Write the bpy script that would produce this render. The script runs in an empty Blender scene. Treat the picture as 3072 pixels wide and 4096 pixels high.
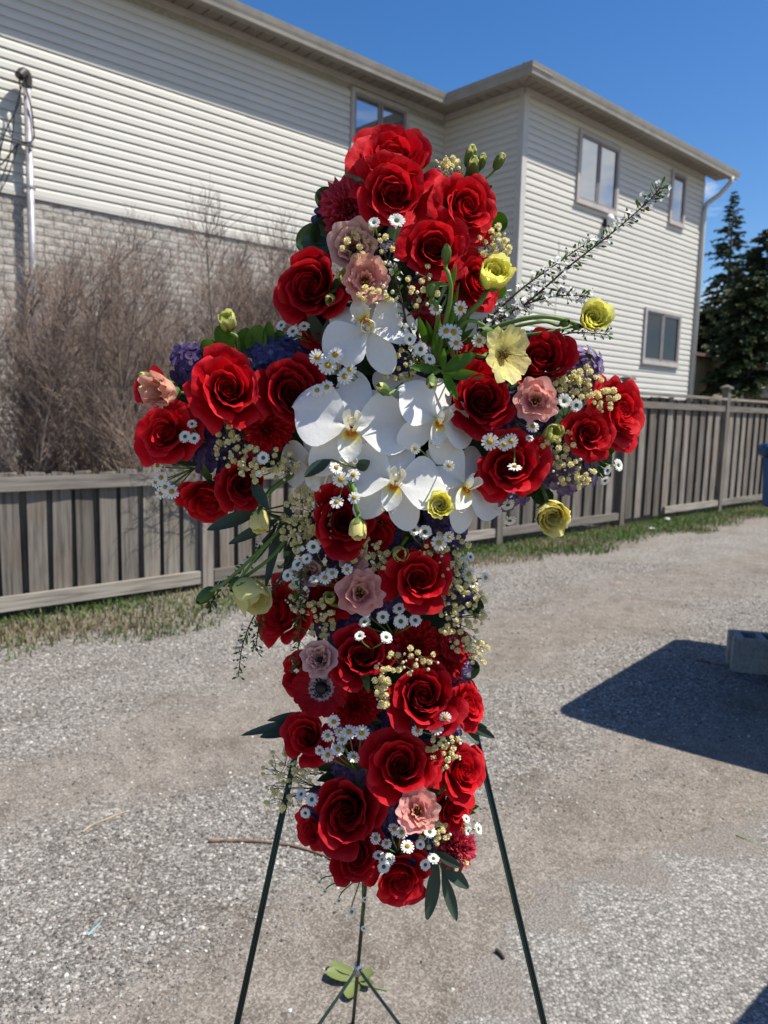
import bpy, math, random
import numpy as np
from mathutils import Matrix, Vector, Quaternion

# ------------------------------------------------------------------ camera, sky, sun, exposure
R = math.radians
scene = bpy.context.scene
COL = scene.collection
CAMH = 1.40
PITCH, ROLL, FPX = R(7.3), R(1.48), 3084.0          # focal length in pixels of a 3072 x 4096 frame
cam_d = bpy.data.cameras.new('camera')
cam = bpy.data.objects.new('camera', cam_d); COL.objects.link(cam)
_fw = Vector((0, math.cos(PITCH), -math.sin(PITCH)))
_up0 = Vector((0, math.sin(PITCH), math.cos(PITCH)))
_rt = Vector((1, 0, 0)) * math.cos(ROLL) + _up0 * math.sin(ROLL)
_up = _up0 * math.cos(ROLL) - Vector((1, 0, 0)) * math.sin(ROLL)
CAMP = Vector((0, 0, CAMH))
cam.matrix_world = Matrix(((_rt.x, _up.x, -_fw.x, 0), (_rt.y, _up.y, -_fw.y, 0), (_rt.z, _up.z, -_fw.z, CAMH), (0, 0, 0, 1)))
cam_d.sensor_fit = 'VERTICAL'; cam_d.sensor_height = 36.0; cam_d.sensor_width = 27.0
cam_d.lens = FPX / 4096 * 36.0
cam_d.clip_start = 0.02; cam_d.clip_end = 2000
cam_d.dof.use_dof = True; cam_d.dof.focus_distance = 0.90; cam_d.dof.aperture_fstop = 9.0
scene.camera = cam

SUN_AZ, SUN_EL = R(98.0), R(58.0)                    # azimuth clockwise from +Y
world = bpy.data.worlds.new('World'); scene.world = world; world.use_nodes = True
wn, wl = world.node_tree.nodes, world.node_tree.links
wn.clear()
w_out = wn.new('ShaderNodeOutputWorld'); w_bg = wn.new('ShaderNodeBackground')
w_sky = wn.new('ShaderNodeTexSky'); w_sky.sky_type = 'NISHITA'; w_sky.sun_disc = False
w_sky.sun_elevation = SUN_EL; w_sky.sun_rotation = SUN_AZ
w_sky.air_density = 1.0; w_sky.dust_density = 0.4; w_sky.ozone_density = 2.2; w_sky.altitude = 100
w_bg.inputs['Strength'].default_value = 0.074
w_tc = wn.new('ShaderNodeTexCoord'); w_sep = wn.new('ShaderNodeSeparateXYZ')
wl.new(w_tc.outputs['Generated'], w_sep.inputs[0])
def wmath(op, a, b=None, clamp=False):
    n = wn.new('ShaderNodeMath'); n.operation = op; n.use_clamp = clamp
    for i, v in enumerate((a, b)):
        if v is None: continue
        if isinstance(v, (int, float)): n.inputs[i].default_value = v
        else: wl.new(v, n.inputs[i])
    return n.outputs[0]
zz = wmath('ADD', wmath('MAXIMUM', w_sep.outputs['Z'], 0.0), 0.16)
w_cmb = wn.new('ShaderNodeCombineXYZ')
wl.new(wmath('DIVIDE', w_sep.outputs['X'], zz), w_cmb.inputs[0]); wl.new(wmath('DIVIDE', w_sep.outputs['Y'], zz), w_cmb.inputs[1])
w_cmb.inputs[2].default_value = 6.3
w_noise = wn.new('ShaderNodeTexNoise'); w_noise.inputs['Scale'].default_value = 1.35; w_noise.inputs['Detail'].default_value = 9; w_noise.inputs['Roughness'].default_value = 0.56
wl.new(w_cmb.outputs[0], w_noise.inputs['Vector'])
# scattered fair weather cumulus, thinning out towards the zenith
thr = wmath('ADD', wmath('MULTIPLY', wmath('MAXIMUM', wmath('SUBTRACT', w_sep.outputs['Z'], 0.26), 0.0), 1.1), 0.525)
cl = wmath('MULTIPLY', wmath('MULTIPLY', wmath('SUBTRACT', w_noise.outputs['Fac'], thr), 9.0, True), wmath('MULTIPLY', w_sep.outputs['Z'], 40.0, True))
w_mix = wn.new('ShaderNodeMix'); w_mix.data_type = 'RGBA'
w_hs = wn.new('ShaderNodeHueSaturation'); w_hs.inputs['Hue'].default_value = 0.507; w_hs.inputs['Saturation'].default_value = 1.34; w_hs.inputs['Value'].default_value = 1.40; wl.new(w_sky.outputs[0], w_hs.inputs['Color'])
wl.new(cl, w_mix.inputs['Factor']); wl.new(w_hs.outputs[0], w_mix.inputs[6]); w_mix.inputs[7].default_value = (10.5, 10.6, 10.8, 1)
wl.new(w_mix.outputs[2], w_bg.inputs['Color']); wl.new(w_bg.outputs[0], w_out.inputs['Surface'])

sun_d = bpy.data.lights.new('sun', 'SUN'); sun_d.energy = 5.0; sun_d.angle = R(0.53); sun_d.color = (1.0, 0.955, 0.865)
sun = bpy.data.objects.new('sun', sun_d); COL.objects.link(sun)
SUNV = Vector((math.sin(SUN_AZ) * math.cos(SUN_EL), math.cos(SUN_AZ) * math.cos(SUN_EL), math.sin(SUN_EL)))
sun.rotation_euler = SUNV.to_track_quat('Z', 'Y').to_euler(); sun.location = (4, 0, 9)

vs = scene.view_settings
vs.view_transform = 'Standard'; vs.look = 'None'; vs.exposure = 0.46; vs.gamma = 1.0; vs.use_curve_mapping = False
scene.render.engine = 'CYCLES'
cy = scene.cycles
cy.max_bounces = 8; cy.diffuse_bounces = 4; cy.glossy_bounces = 3; cy.transmission_bounces = 4; cy.transparent_max_bounces = 8
cy.sample_clamp_indirect = 6.0; cy.use_denoising = True
cy.caustics_reflective = False; cy.caustics_refractive = False

# ------------------------------------------------------------------ helpers
rnd = random.Random(7)
def ray(x, y):
    """direction of the pixel (x, y) of a 1659 x 2212 view of the picture, used to measure where things stand"""
    s = 3072 / 1659
    return _fw + _rt * ((x * s - 1536) / FPX) - _up * ((y * s - 2048) / FPX)
def at(x, y, D):
    d = ray(x, y); return CAMP + d * (D / d.y)
def gnd(x, y, z=0.0):
    d = ray(x, y); return CAMP + d * ((z - CAMH) / d.z)
MMPX = 0.90 / (FPX * 0.54)                           # metres for one such pixel at 0.9 m

def link(o, parent=None):
    COL.objects.link(o)
    if parent is not None: o.parent = parent
    return o
def mesh(name, V, F, mat=None, smooth=True, rim=None, mats=None, mi=None):
    me = bpy.data.meshes.new(name)
    me.from_pydata([tuple(v) for v in V], [], F)
    if smooth and len(F): me.polygons.foreach_set('use_smooth', [True] * len(me.polygons))
    for m in (mats or ([mat] if mat else [])): me.materials.append(m)
    if mi is not None: me.polygons.foreach_set('material_index', mi)
    if rim is not None:
        at_ = me.attributes.new('rim', 'FLOAT', 'POINT'); at_.data.foreach_set('value', [float(x) for x in rim])
    me.update()
    return me
def obj(name, me, parent=None, label=None, cat=None, group=None, kind=None, M=None):
    o = link(bpy.data.objects.new(name, me), parent)
    if M is not None: o.matrix_world = M
    return tag(o, label, cat, group, kind)
def tag(o, label=None, cat=None, group=None, kind=None):
    if label: o['label'] = label
    if cat: o['category'] = cat
    if group: o['group'] = group
    if kind: o['kind'] = kind
    return o
def empty(name, M, label, cat, group=None):
    e = bpy.data.objects.new(name, None); COL.objects.link(e); e.empty_display_size = 0.05
    e.matrix_world = M
    return tag(e, label, cat, group)

class MB:
    """collects faces for one mesh"""
    def __init__(s): s.V = []; s.F = []; s.rim = []; s.mi = []
    def add(s, V, F, rim=None, M=None, mi=0):
        n = len(s.V)
        s.V += [M @ Vector(v) for v in V] if M is not None else [Vector(v) for v in V]
        s.F += [tuple(i + n for i in f) for f in F]
        s.rim += list(rim) if rim is not None else [0.0] * len(V)
        s.mi += [mi] * len(F)
    def mesh(s, name, mat=None, smooth=True, mats=None):
        return mesh(name, s.V, s.F, mat, smooth, s.rim, mats, s.mi if mats else None)
    def box(s, c, d, M=None, mi=0):
        x, y, z = d[0] / 2, d[1] / 2, d[2] / 2
        V = [(c[0] + i * x, c[1] + j * y, c[2] + k * z) for k in (-1, 1) for j in (-1, 1) for i in (-1, 1)]
        F = [(0, 2, 3, 1), (4, 5, 7, 6), (0, 1, 5, 4), (2, 6, 7, 3), (0, 4, 6, 2), (1, 3, 7, 5)]
        s.add(V, F, None, M, mi)
    def tube(s, pts, r, n=5, r2=None, cap=True, mi=0):
        pts = [Vector(p) for p in pts]; k = len(pts); r2 = r if r2 is None else r2
        base = len(s.V); up = Vector((0.31, 0.17, 0.93)).normalized()
        for i, p in enumerate(pts):
            t = (pts[min(i + 1, k - 1)] - pts[max(i - 1, 0)])
            t = t.normalized() if t.length > 1e-9 else Vector((0, 0, 1))
            a = t.cross(up)
            if a.length < 1e-3: a = t.cross(Vector((1, 0, 0)))
            a.normalize(); b = t.cross(a)
            rr = r + (r2 - r) * i / max(1, k - 1)
            for j in range(n):
                q = 2 * math.pi * j / n
                s.V.append(p + a * (rr * math.cos(q)) + b * (rr * math.sin(q))); s.rim.append(i / max(1, k - 1))
        for i in range(k - 1):
            for j in range(n):
                s.F.append((base + i * n + j, base + i * n + (j + 1) % n, base + (i + 1) * n + (j + 1) % n, base + (i + 1) * n + j)); s.mi.append(mi)
        if cap:
            s.F.append(tuple(base + j for j in range(n))[::-1]); s.mi.append(mi)
            s.F.append(tuple(base + (k - 1) * n + j for j in range(n))); s.mi.append(mi)
    def ball(s, c, r, nu=6, nv=4, sq=(1, 1, 1), M=None, mi=0):
        V = [(c[0], c[1], c[2] + r * sq[2])]; F = []
        for i in range(1, nv):
            th = math.pi * i / nv
            for j in range(nu):
                ph = 2 * math.pi * j / nu
                V.append((c[0] + r * sq[0] * math.sin(th) * math.cos(ph), c[1] + r * sq[1] * math.sin(th) * math.sin(ph), c[2] + r * sq[2] * math.cos(th)))
        V.append((c[0], c[1], c[2] - r * sq[2])); e = len(V) - 1
        for j in range(nu): F.append((0, 1 + j, 1 + (j + 1) % nu))
        for i in range(nv - 2):
            for j in range(nu):
                a = 1 + i * nu + j; b = 1 + i * nu + (j + 1) % nu
                F.append((a, a + nu, b + nu, b))
        for j in range(nu): F.append((e, 1 + (nv - 2) * nu + (j + 1) % nu, 1 + (nv - 2) * nu + j))
        s.add(V, F, None, M, mi)
def bez(p0, p1, p2, p3, n=10):
    out = []
    for i in range(n + 1):
        t = i / n; u = 1 - t
        out.append(Vector(p0) * u ** 3 + Vector(p1) * (3 * u * u * t) + Vector(p2) * (3 * u * t * t) + Vector(p3) * t ** 3)
    return out
def spline(pts, n=8):
    """smooth line through the points"""
    P = [Vector(p) for p in pts]; out = []
    for i in range(len(P) - 1):
        p0, p1, p2, p3 = P[max(i - 1, 0)], P[i], P[i + 1], P[min(i + 2, len(P) - 1)]
        for j in range(n):
            t = j / n
            out.append(0.5 * ((2 * p1) + (p2 - p0) * t + (2 * p0 - 5 * p1 + 4 * p2 - p3) * t * t + (3 * p1 - p0 - 3 * p2 + p3) * t ** 3))
    out.append(P[-1]); return out
def grid_faces(nu, nv):
    return [(j * nu + i, j * nu + i + 1, (j + 1) * nu + i + 1, (j + 1) * nu + i) for j in range(nv - 1) for i in range(nu - 1)]
def lerp(a, b, t): return a + (b - a) * t
def smooth(t): t = max(0.0, min(1.0, t)); return t * t * (3 - 2 * t)

# ------------------------------------------------------------------ materials
def newmat(name):
    m = bpy.data.materials.new(name); m.use_nodes = True
    nt = m.node_tree; nt.nodes.clear()
    return m, nt.nodes, nt.links, nt.nodes.new('ShaderNodeOutputMaterial')
def N(nodes, kind, **kw):
    n = nodes.new('ShaderNode' + kind)
    for k, v in kw.items():
        if k.startswith('i_'):
            key = k[2:].replace('_', ' ')
            n.inputs[key].default_value = v
        else: setattr(n, k, v)
    return n
def mixc(nodes, links, fac, a, b, blend='MIX'):
    n = nodes.new('ShaderNodeMix'); n.data_type = 'RGBA'; n.blend_type = blend
    for sock, v in ((n.inputs['Factor'], fac), (n.inputs[6], a), (n.inputs[7], b)):
        if isinstance(v, (int, float)): sock.default_value = v
        elif isinstance(v, (tuple, list)): sock.default_value = (*v[:3], 1)
        else: links.new(v, sock)
    return n.outputs[2]
def ramp(nodes, links, fac, stops):
    n = nodes.new('ShaderNodeValToRGB'); links.new(fac, n.inputs[0]); cr = n.color_ramp
    while len(cr.elements) < len(stops): cr.elements.new(0.5)
    for e, (p, c) in zip(cr.elements, stops):
        e.position = p; e.color = (*c, 1) if len(c) == 3 else c
    return n.outputs[0]
def objvar(nodes, links, col, lo=0.85, hi=1.1, hue=0.0):
    oi = nodes.new('ShaderNodeObjectInfo'); hs = nodes.new('ShaderNodeHueSaturation')
    mr = nodes.new('ShaderNodeMapRange'); mr.inputs[3].default_value = lo; mr.inputs[4].default_value = hi
    links.new(oi.outputs['Random'], mr.inputs[0]); links.new(mr.outputs[0], hs.inputs['Value'])
    if hue:
        m2 = nodes.new('ShaderNodeMath'); m2.operation = 'MULTIPLY_ADD'; links.new(oi.outputs['Random'], m2.inputs[0])
        m3 = nodes.new('ShaderNodeMath'); m3.operation = 'FRACT'; links.new(m2.outputs[0], m3.inputs[0])
        m2.inputs[1].default_value = 7.31; m2.inputs[2].default_value = 0
        m4 = nodes.new('ShaderNodeMapRange'); m4.inputs[3].default_value = 0.5 - hue; m4.inputs[4].default_value = 0.5 + hue
        links.new(m3.outputs[0], m4.inputs[0]); links.new(m4.outputs[0], hs.inputs['Hue'])
    links.new(col, hs.inputs['Color']) if not isinstance(col, (tuple, list)) else setattr(hs.inputs['Color'], 'default_value', (*col, 1))
    return hs.outputs[0]
def petal_mat(name, stops, trans=0.3, rough=0.5, sheen=0.0, bump=0.25, nscale=60.0, lo=0.85, hi=1.1, hue=0.0, spec=0.3, tcol=None, mottle=0.2):
    """stops: colour from the base (0) to the rim (1) of the petal"""
    m, n, l, out = newmat(name)
    a = N(n, 'Attribute', attribute_name='rim')
    col = ramp(n, l, a.outputs['Fac'], stops)
    tc = n.new('ShaderNodeTexCoord')
    no = N(n, 'TexNoise', i_Scale=nscale, i_Detail=4.0); l.new(tc.outputs['Object'], no.inputs['Vector'])
    dk = ramp(n, l, no.outputs['Fac'], [(0.3, (1 - mottle,) * 3), (0.7, (1 + mottle * .4,) * 3)])
    col = mixc(n, l, 1.0, col, dk, 'MULTIPLY')
    col = objvar(n, l, col, lo, hi, hue)
    p = N(n, 'BsdfPrincipled', i_Roughness=rough); l.new(col, p.inputs['Base Color'])
    p.inputs['Specular IOR Level'].default_value = spec
    if sheen:
        p.inputs['Sheen Weight'].default_value = sheen; p.inputs['Sheen Roughness'].default_value = 0.4
    b = N(n, 'Bump', i_Strength=bump, i_Distance=0.02); l.new(no.outputs['Fac'], b.inputs['Height']); l.new(b.outputs[0], p.inputs['Normal'])
    t = n.new('ShaderNodeBsdfTranslucent')
    l.new(mixc(n, l, 1.0, col, tcol or (1, 1, 1), 'MULTIPLY'), t.inputs['Color'])
    mx = n.new('ShaderNodeMixShader'); mx.inputs[0].default_value = trans
    l.new(p.outputs[0], mx.inputs[1]); l.new(t.outputs[0], mx.inputs[2]); l.new(mx.outputs[0], out.inputs['Surface'])
    return m
def plain(name, col, rough=0.6, spec=0.4, metallic=0.0, var=None, nscale=0, namp=0.25, bump=0.0, coords='Object'):
    m, n, l, out = newmat(name)
    p = N(n, 'BsdfPrincipled', i_Roughness=rough, i_Metallic=metallic); p.inputs['Specular IOR Level'].default_value = spec
    c = None
    if nscale:
        tc = n.new('ShaderNodeTexCoord')
        no = N(n, 'TexNoise', i_Scale=nscale, i_Detail=6.0); l.new(tc.outputs[coords], no.inputs['Vector'])
        k0 = tuple(x * (1 - namp) for x in col); k1 = tuple(min(1, x * (1 + namp)) for x in col)
        c = ramp(n, l, no.outputs['Fac'], [(0.3, k0), (0.7, k1)])
        if bump:
            b = N(n, 'Bump', i_Strength=bump, i_Distance=0.01); l.new(no.outputs['Fac'], b.inputs['Height']); l.new(b.outputs[0], p.inputs['Normal'])
    if var: c = objvar(n, l, c if c is not None else col, *var)
    if c is not None: l.new(c, p.inputs['Base Color'])
    else: p.inputs['Base Color'].default_value = (*col, 1)
    l.new(p.outputs[0], out.inputs['Surface'])
    return m

MT = {}
MT['rose'] = petal_mat('rose_red', [(0.0, (0.25, 0.001, 0.004)), (0.55, (0.50, 0.0026, 0.009)), (0.86, (0.55, 0.0036, 0.012)), (1.0, (0.68, 0.024, 0.032))], trans=0.28, rough=0.62, bump=0.12, nscale=7, lo=0.82, hi=1.12, spec=0.10, tcol=(1.25, 1.0, 1.0))
MT['rose_dark'] = petal_mat('rose_crimson', [(0.0, (0.17, 0.001, 0.003)), (0.55, (0.37, 0.0018, 0.008)), (0.86, (0.42, 0.0024, 0.010)), (1.0, (0.56, 0.020, 0.030))], trans=0.26, rough=0.62, bump=0.12, nscale=7, lo=0.8, hi=1.12, spec=0.10, tcol=(1.25, 1.0, 1.0))
MT['rose_pink'] = petal_mat('crimson_pink', [(0.0, (0.26, 0.004, 0.016)), (0.6, (0.52, 0.012, 0.040)), (1.0, (0.66, 0.07, 0.11))], trans=0.3, rough=0.6, bump=0.2, nscale=7, spec=0.12)
MT['carnation'] = petal_mat('carnation_red', [(0.0, (0.22, 0.001, 0.004)), (0.7, (0.46, 0.003, 0.008)), (1.0, (0.60, 0.014, 0.018))], trans=0.3, rough=0.6, bump=0.2, nscale=9, spec=0.1, tcol=(1.4, 1, 1))
MT['lisi'] = petal_mat('lisianthus_pink', [(0.0, (0.28, 0.10, 0.05)), (0.22, (0.74, 0.33, 0.27)), (0.7, (0.90, 0.50, 0.42)), (1.0, (0.84, 0.42, 0.35))], trans=0.42, rough=0.6, bump=0.15, nscale=6, hue=0.012, spec=0.12, mottle=0.08)
MT['lisi_dusty'] = petal_mat('lisianthus_dusty', [(0.0, (0.28, 0.12, 0.08)), (0.3, (0.70, 0.40, 0.34)), (1.0, (0.82, 0.52, 0.45))], trans=0.38, rough=0.65, bump=0.15, nscale=6, spec=0.12, mottle=0.08)
MT['lisi_peach'] = petal_mat('lisianthus_peach', [(0.0, (0.6, 0.30, 0.18)), (0.6, (0.85, 0.50, 0.36)), (1.0, (0.82, 0.42, 0.30))], trans=0.4, rough=0.6, bump=0.2, nscale=6, spec=0.15, mottle=0.1)
MT['orchid'] = petal_mat('orchid_white', [(0.0, (0.84, 0.84, 0.76)), (0.3, (0.88, 0.865, 0.825)), (1.0, (0.90, 0.882, 0.842))], trans=0.30, rough=0.5, bump=0.05, nscale=12, lo=0.98, hi=1.0, spec=0.25, mottle=0.03)
MT['orchid_lip'] = petal_mat('orchid_lip', [(0.0, (0.72, 0.42, 0.01)), (0.25, (0.80, 0.62, 0.08)), (0.5, (0.84, 0.80, 0.62)), (1.0, (0.86, 0.86, 0.84))], trans=0.2, rough=0.4, bump=0.1, nscale=10, spec=0.4)
MT['orchid_spot'] = plain('orchid_callus', (0.55, 0.16, 0.01), 0.5, nscale=40, namp=0.6)
MT['yellow'] = petal_mat('ranunculus_yellow', [(0.0, (0.70, 0.64, 0.06)), (0.4, (0.90, 0.84, 0.17)), (1.0, (0.93, 0.89, 0.28))], trans=0.42, rough=0.45, bump=0.1, nscale=8, hue=0.01, spec=0.2, mottle=0.06)
MT['yellow_pale'] = petal_mat('ranunculus_pale_yellow', [(0.0, (0.60, 0.50, 0.06)), (0.35, (0.86, 0.77, 0.25)), (1.0, (0.90, 0.83, 0.36))], trans=0.42, rough=0.5, bump=0.15, nscale=8, spec=0.25, mottle=0.08)
MT['lime'] = petal_mat('bud_lime', [(0.0, (0.26, 0.36, 0.06)), (0.5, (0.58, 0.62, 0.16)), (1.0, (0.74, 0.74, 0.30))], trans=0.35, rough=0.5, bump=0.15, nscale=10, spec=0.25, mottle=0.1)
MT['hyd'] = petal_mat('hydrangea_purple', [(0.0, (0.28, 0.25, 0.38)), (0.35, (0.085, 0.060, 0.165)), (1.0, (0.135, 0.085, 0.23))], trans=0.3, rough=0.6, bump=0.15, nscale=8, lo=0.5, hi=1.4, hue=0.03, spec=0.15)
MT['hyd_blue'] = petal_mat('hydrangea_blue', [(0.0, (0.22, 0.27, 0.42)), (0.35, (0.060, 0.075, 0.19)), (1.0, (0.085, 0.095, 0.25))], trans=0.3, rough=0.6, bump=0.15, nscale=8, lo=0.5, hi=1.4, hue=0.03, spec=0.15)
MT['hyd_light'] = petal_mat('hydrangea_lilac', [(0.0, (0.50, 0.50, 0.52)), (0.45, (0.28, 0.21, 0.36)), (1.0, (0.20, 0.11, 0.29))], trans=0.3, rough=0.6, bump=0.15, nscale=8, lo=0.5, hi=1.4, hue=0.02, spec=0.15)
MT['white'] = petal_mat('daisy_white', [(0.0, (0.74, 0.78, 0.62)), (0.3, (0.93, 0.92, 0.86)), (1.0, (0.95, 0.935, 0.88))], trans=0.35, rough=0.5, bump=0.0, nscale=20, spec=0.2, lo=0.96, hi=1.0, mottle=0.03)
MT['disc_yellow'] = plain('disc_yellow', (0.68, 0.40, 0.015), 0.7, nscale=9, namp=0.45, bump=0.8)
MT['disc_green'] = plain('disc_green', (0.10, 0.17, 0.025), 0.7, nscale=9, namp=0.5, bump=0.8)
MT['disc_brown'] = plain('disc_brown', (0.14, 0.075, 0.015), 0.7, nscale=9, namp=0.5, bump=0.8)
MT['stamen'] = plain('stamen_yellow', (0.55, 0.30, 0.02), 0.6)
MT['black'] = plain('anemone_black', (0.006, 0.006, 0.010), 0.5)
MT['anemone'] = petal_mat('anemone_red', [(0.0, (0.70, 0.62, 0.62)), (0.34, (0.66, 0.52, 0.53)), (0.42, (0.40, 0.012, 0.02)), (1.0, (0.40, 0.004, 0.011))], trans=0.25, rough=0.6, bump=0.15, nscale=8, spec=0.08)
MT['gyp'] = petal_mat('gypsophila_cream', [(0.0, (0.88, 0.78, 0.34)), (1.0, (0.97, 0.90, 0.57))], trans=0.38, rough=0.7, bump=0.1, nscale=14, lo=0.9, hi=1.03, spec=0.12, mottle=0.06)
MT['gyp_bud'] = petal_mat('gypsophila_bud', [(0.0, (0.80, 0.79, 0.55)), (1.0, (0.86, 0.84, 0.64))], trans=0.2, rough=0.6, bump=0.1, nscale=14, spec=0.2, mottle=0.1)
MT['gyp_stem'] = plain('gypsophila_stem', (0.10, 0.085, 0.03), 0.7)
MT['stem'] = petal_mat('stem_green', [(0.0, (0.10, 0.19, 0.03)), (1.0, (0.17, 0.28, 0.055))], trans=0.1, rough=0.5, bump=0.1, nscale=20, spec=0.35)
MT['leaf_bright'] = petal_mat('leaf_bright', [(0.0, (0.10, 0.22, 0.02)), (0.5, (0.06, 0.17, 0.012)), (1.0, (0.075, 0.19, 0.015))], trans=0.3, rough=0.4, bump=0.2, nscale=8, lo=0.8, hi=1.2, spec=0.45, tcol=(1.1, 1.2, 0.5))
MT['leaf_dark'] = petal_mat('leaf_dark', [(0.0, (0.035, 0.075, 0.018)), (1.0, (0.025, 0.060, 0.016))], trans=0.2, rough=0.35, bump=0.2, nscale=8, lo=0.7, hi=1.25, spec=0.5, tcol=(1.1, 1.2, 0.5))
MT['leaf_euc'] = petal_mat('leaf_eucalyptus', [(0.0, (0.05, 0.075, 0.045)), (1.0, (0.040, 0.070, 0.045))], trans=0.2, rough=0.55, bump=0.2, nscale=8, lo=0.8, hi=1.2, spec=0.4)
MT['sepal'] = petal_mat('sepal_green', [(0.0, (0.07, 0.14, 0.025)), (1.0, (0.16, 0.26, 0.06))], trans=0.25, rough=0.5, bump=0.2, nscale=12, spec=0.35)
MT['bark_dark'] = plain('spirea_bark', (0.055, 0.028, 0.020), 0.7, nscale=60, namp=0.4)

# ------------------------------------------------------------------ flower templates: lists of (part name, mesh, [(sub-part name, mesh)])
def arc_profile(r0, z0, Ls, thb, thm, tht, n=40, knee=0.55):
    rs, zs = [r0], [z0]
    for i in range(n):
        v = (i + 0.5) / n
        th = lerp(thb, thm, smooth(v / knee)) if v < knee else lerp(thm, tht, ((v - knee) / (1 - knee)) ** 2)
        rs.append(rs[-1] + math.sin(R(th)) * Ls / n); zs.append(zs[-1] + math.cos(R(th)) * Ls / n)
    return np.array(rs), np.array(zs)
def cup_petal(r0, z0, Ls, thb, thm, tht, span, phi0, rg, twist=0.06, nu=9, nv=9, point=0.0, ripple=0.0, rfreq=3, curl=0.0, base_w=0.4, flat=0.0, serr=0.0):
    """one petal wrapped round the z axis; angles in degrees from the axis"""
    rs, zs = arc_profile(r0, z0, Ls, thb, thm, tht); vv = np.linspace(0, 1, len(rs))
    V, rim = [], []
    ph1, ph2, dip = rg.uniform(0, 6.28), rg.uniform(0, 6.28), rg.uniform(-0.04, 0.05)
    skew = rg.uniform(-0.12, 0.12)
    for j in range(nv):
        v = j / (nv - 1)
        for i in range(nu):
            u = 2 * i / (nu - 1) - 1
            Lu = 1 - (0.16 - point * 0.1) * abs(u) ** 2.4 + point * max(0, 0.35 - abs(u - skew)) * 0.35 + dip * math.sin(2.2 * u + ph1)
            if serr: Lu += serr * (1 if i % 2 else -1) * v ** 3
            ve = min(1.0, v * Lu)
            w = base_w + (1 - base_w) * math.sin(min(v / 0.72, 1) * math.pi / 2)
            if v > 0.8: w *= 1 - 0.22 * ((v - 0.8) / 0.2) ** 2
            phi = R(span) * u * w
            r = float(np.interp(ve, vv, rs)); z = float(np.interp(ve, vv, zs))
            rp = ripple * v ** 2.2 * math.sin(rfreq * math.pi * u + ph2)
            rp2 = ripple * 0.6 * v ** 2.5 * math.sin(rfreq * 1.7 * math.pi * u + ph1)
            r += curl * v ** 5 * (u * u) + rp; z += rp2 - curl * 0.7 * v ** 6 * (u * u)
            r *= 1 + twist * u * (0.3 + 0.7 * v)
            if flat: r *= 1 - flat * (1 - math.cos(phi))
            V.append((r * math.cos(phi0 + phi), r * math.sin(phi0 + phi), z)); rim.append(v)
    return V, grid_faces(nu, nv), rim
def blade(L, W, nl=7, nw=5, sharp=1.0, base=0.12, peak=0.55, bend=0.0, cup=0.0, ripple=0.0, rg=None, notch=0.0, twist=0.0, tipw=0.02):
    """petal or leaf lying along +Y, face up +Z"""
    V, rim = [], []; ph = rg.uniform(0, 6.28) if rg else 0
    for j in range(nl):
        s = math.sin(math.pi / 2 * j / (nl - 1))
        if s < peak: w = base + (1 - base) * math.sin(s / peak * math.pi / 2)
        else: w = max(0.0, math.cos((s - peak) / (1 - peak) * math.pi / 2)) ** (0.55 * sharp)
        w = max(w, tipw)
        for i in range(nw):
            t = 2 * i / (nw - 1) - 1
            y = L * (s - notch * (1 - abs(t)) * s ** 6)
            x = W / 2 * w * t
            z = bend * s * s * L + cup * t * t * w * W + ripple * s * s * math.sin(2.4 * math.pi * t + ph + 3 * s) * W
            if twist: x, z = x * math.cos(twist * s) - z * math.sin(twist * s), x * math.sin(twist * s) + z * math.cos(twist * s)
            V.append((x, y, z)); rim.append(s)
    return V, grid_faces(nw, nl), rim

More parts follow.
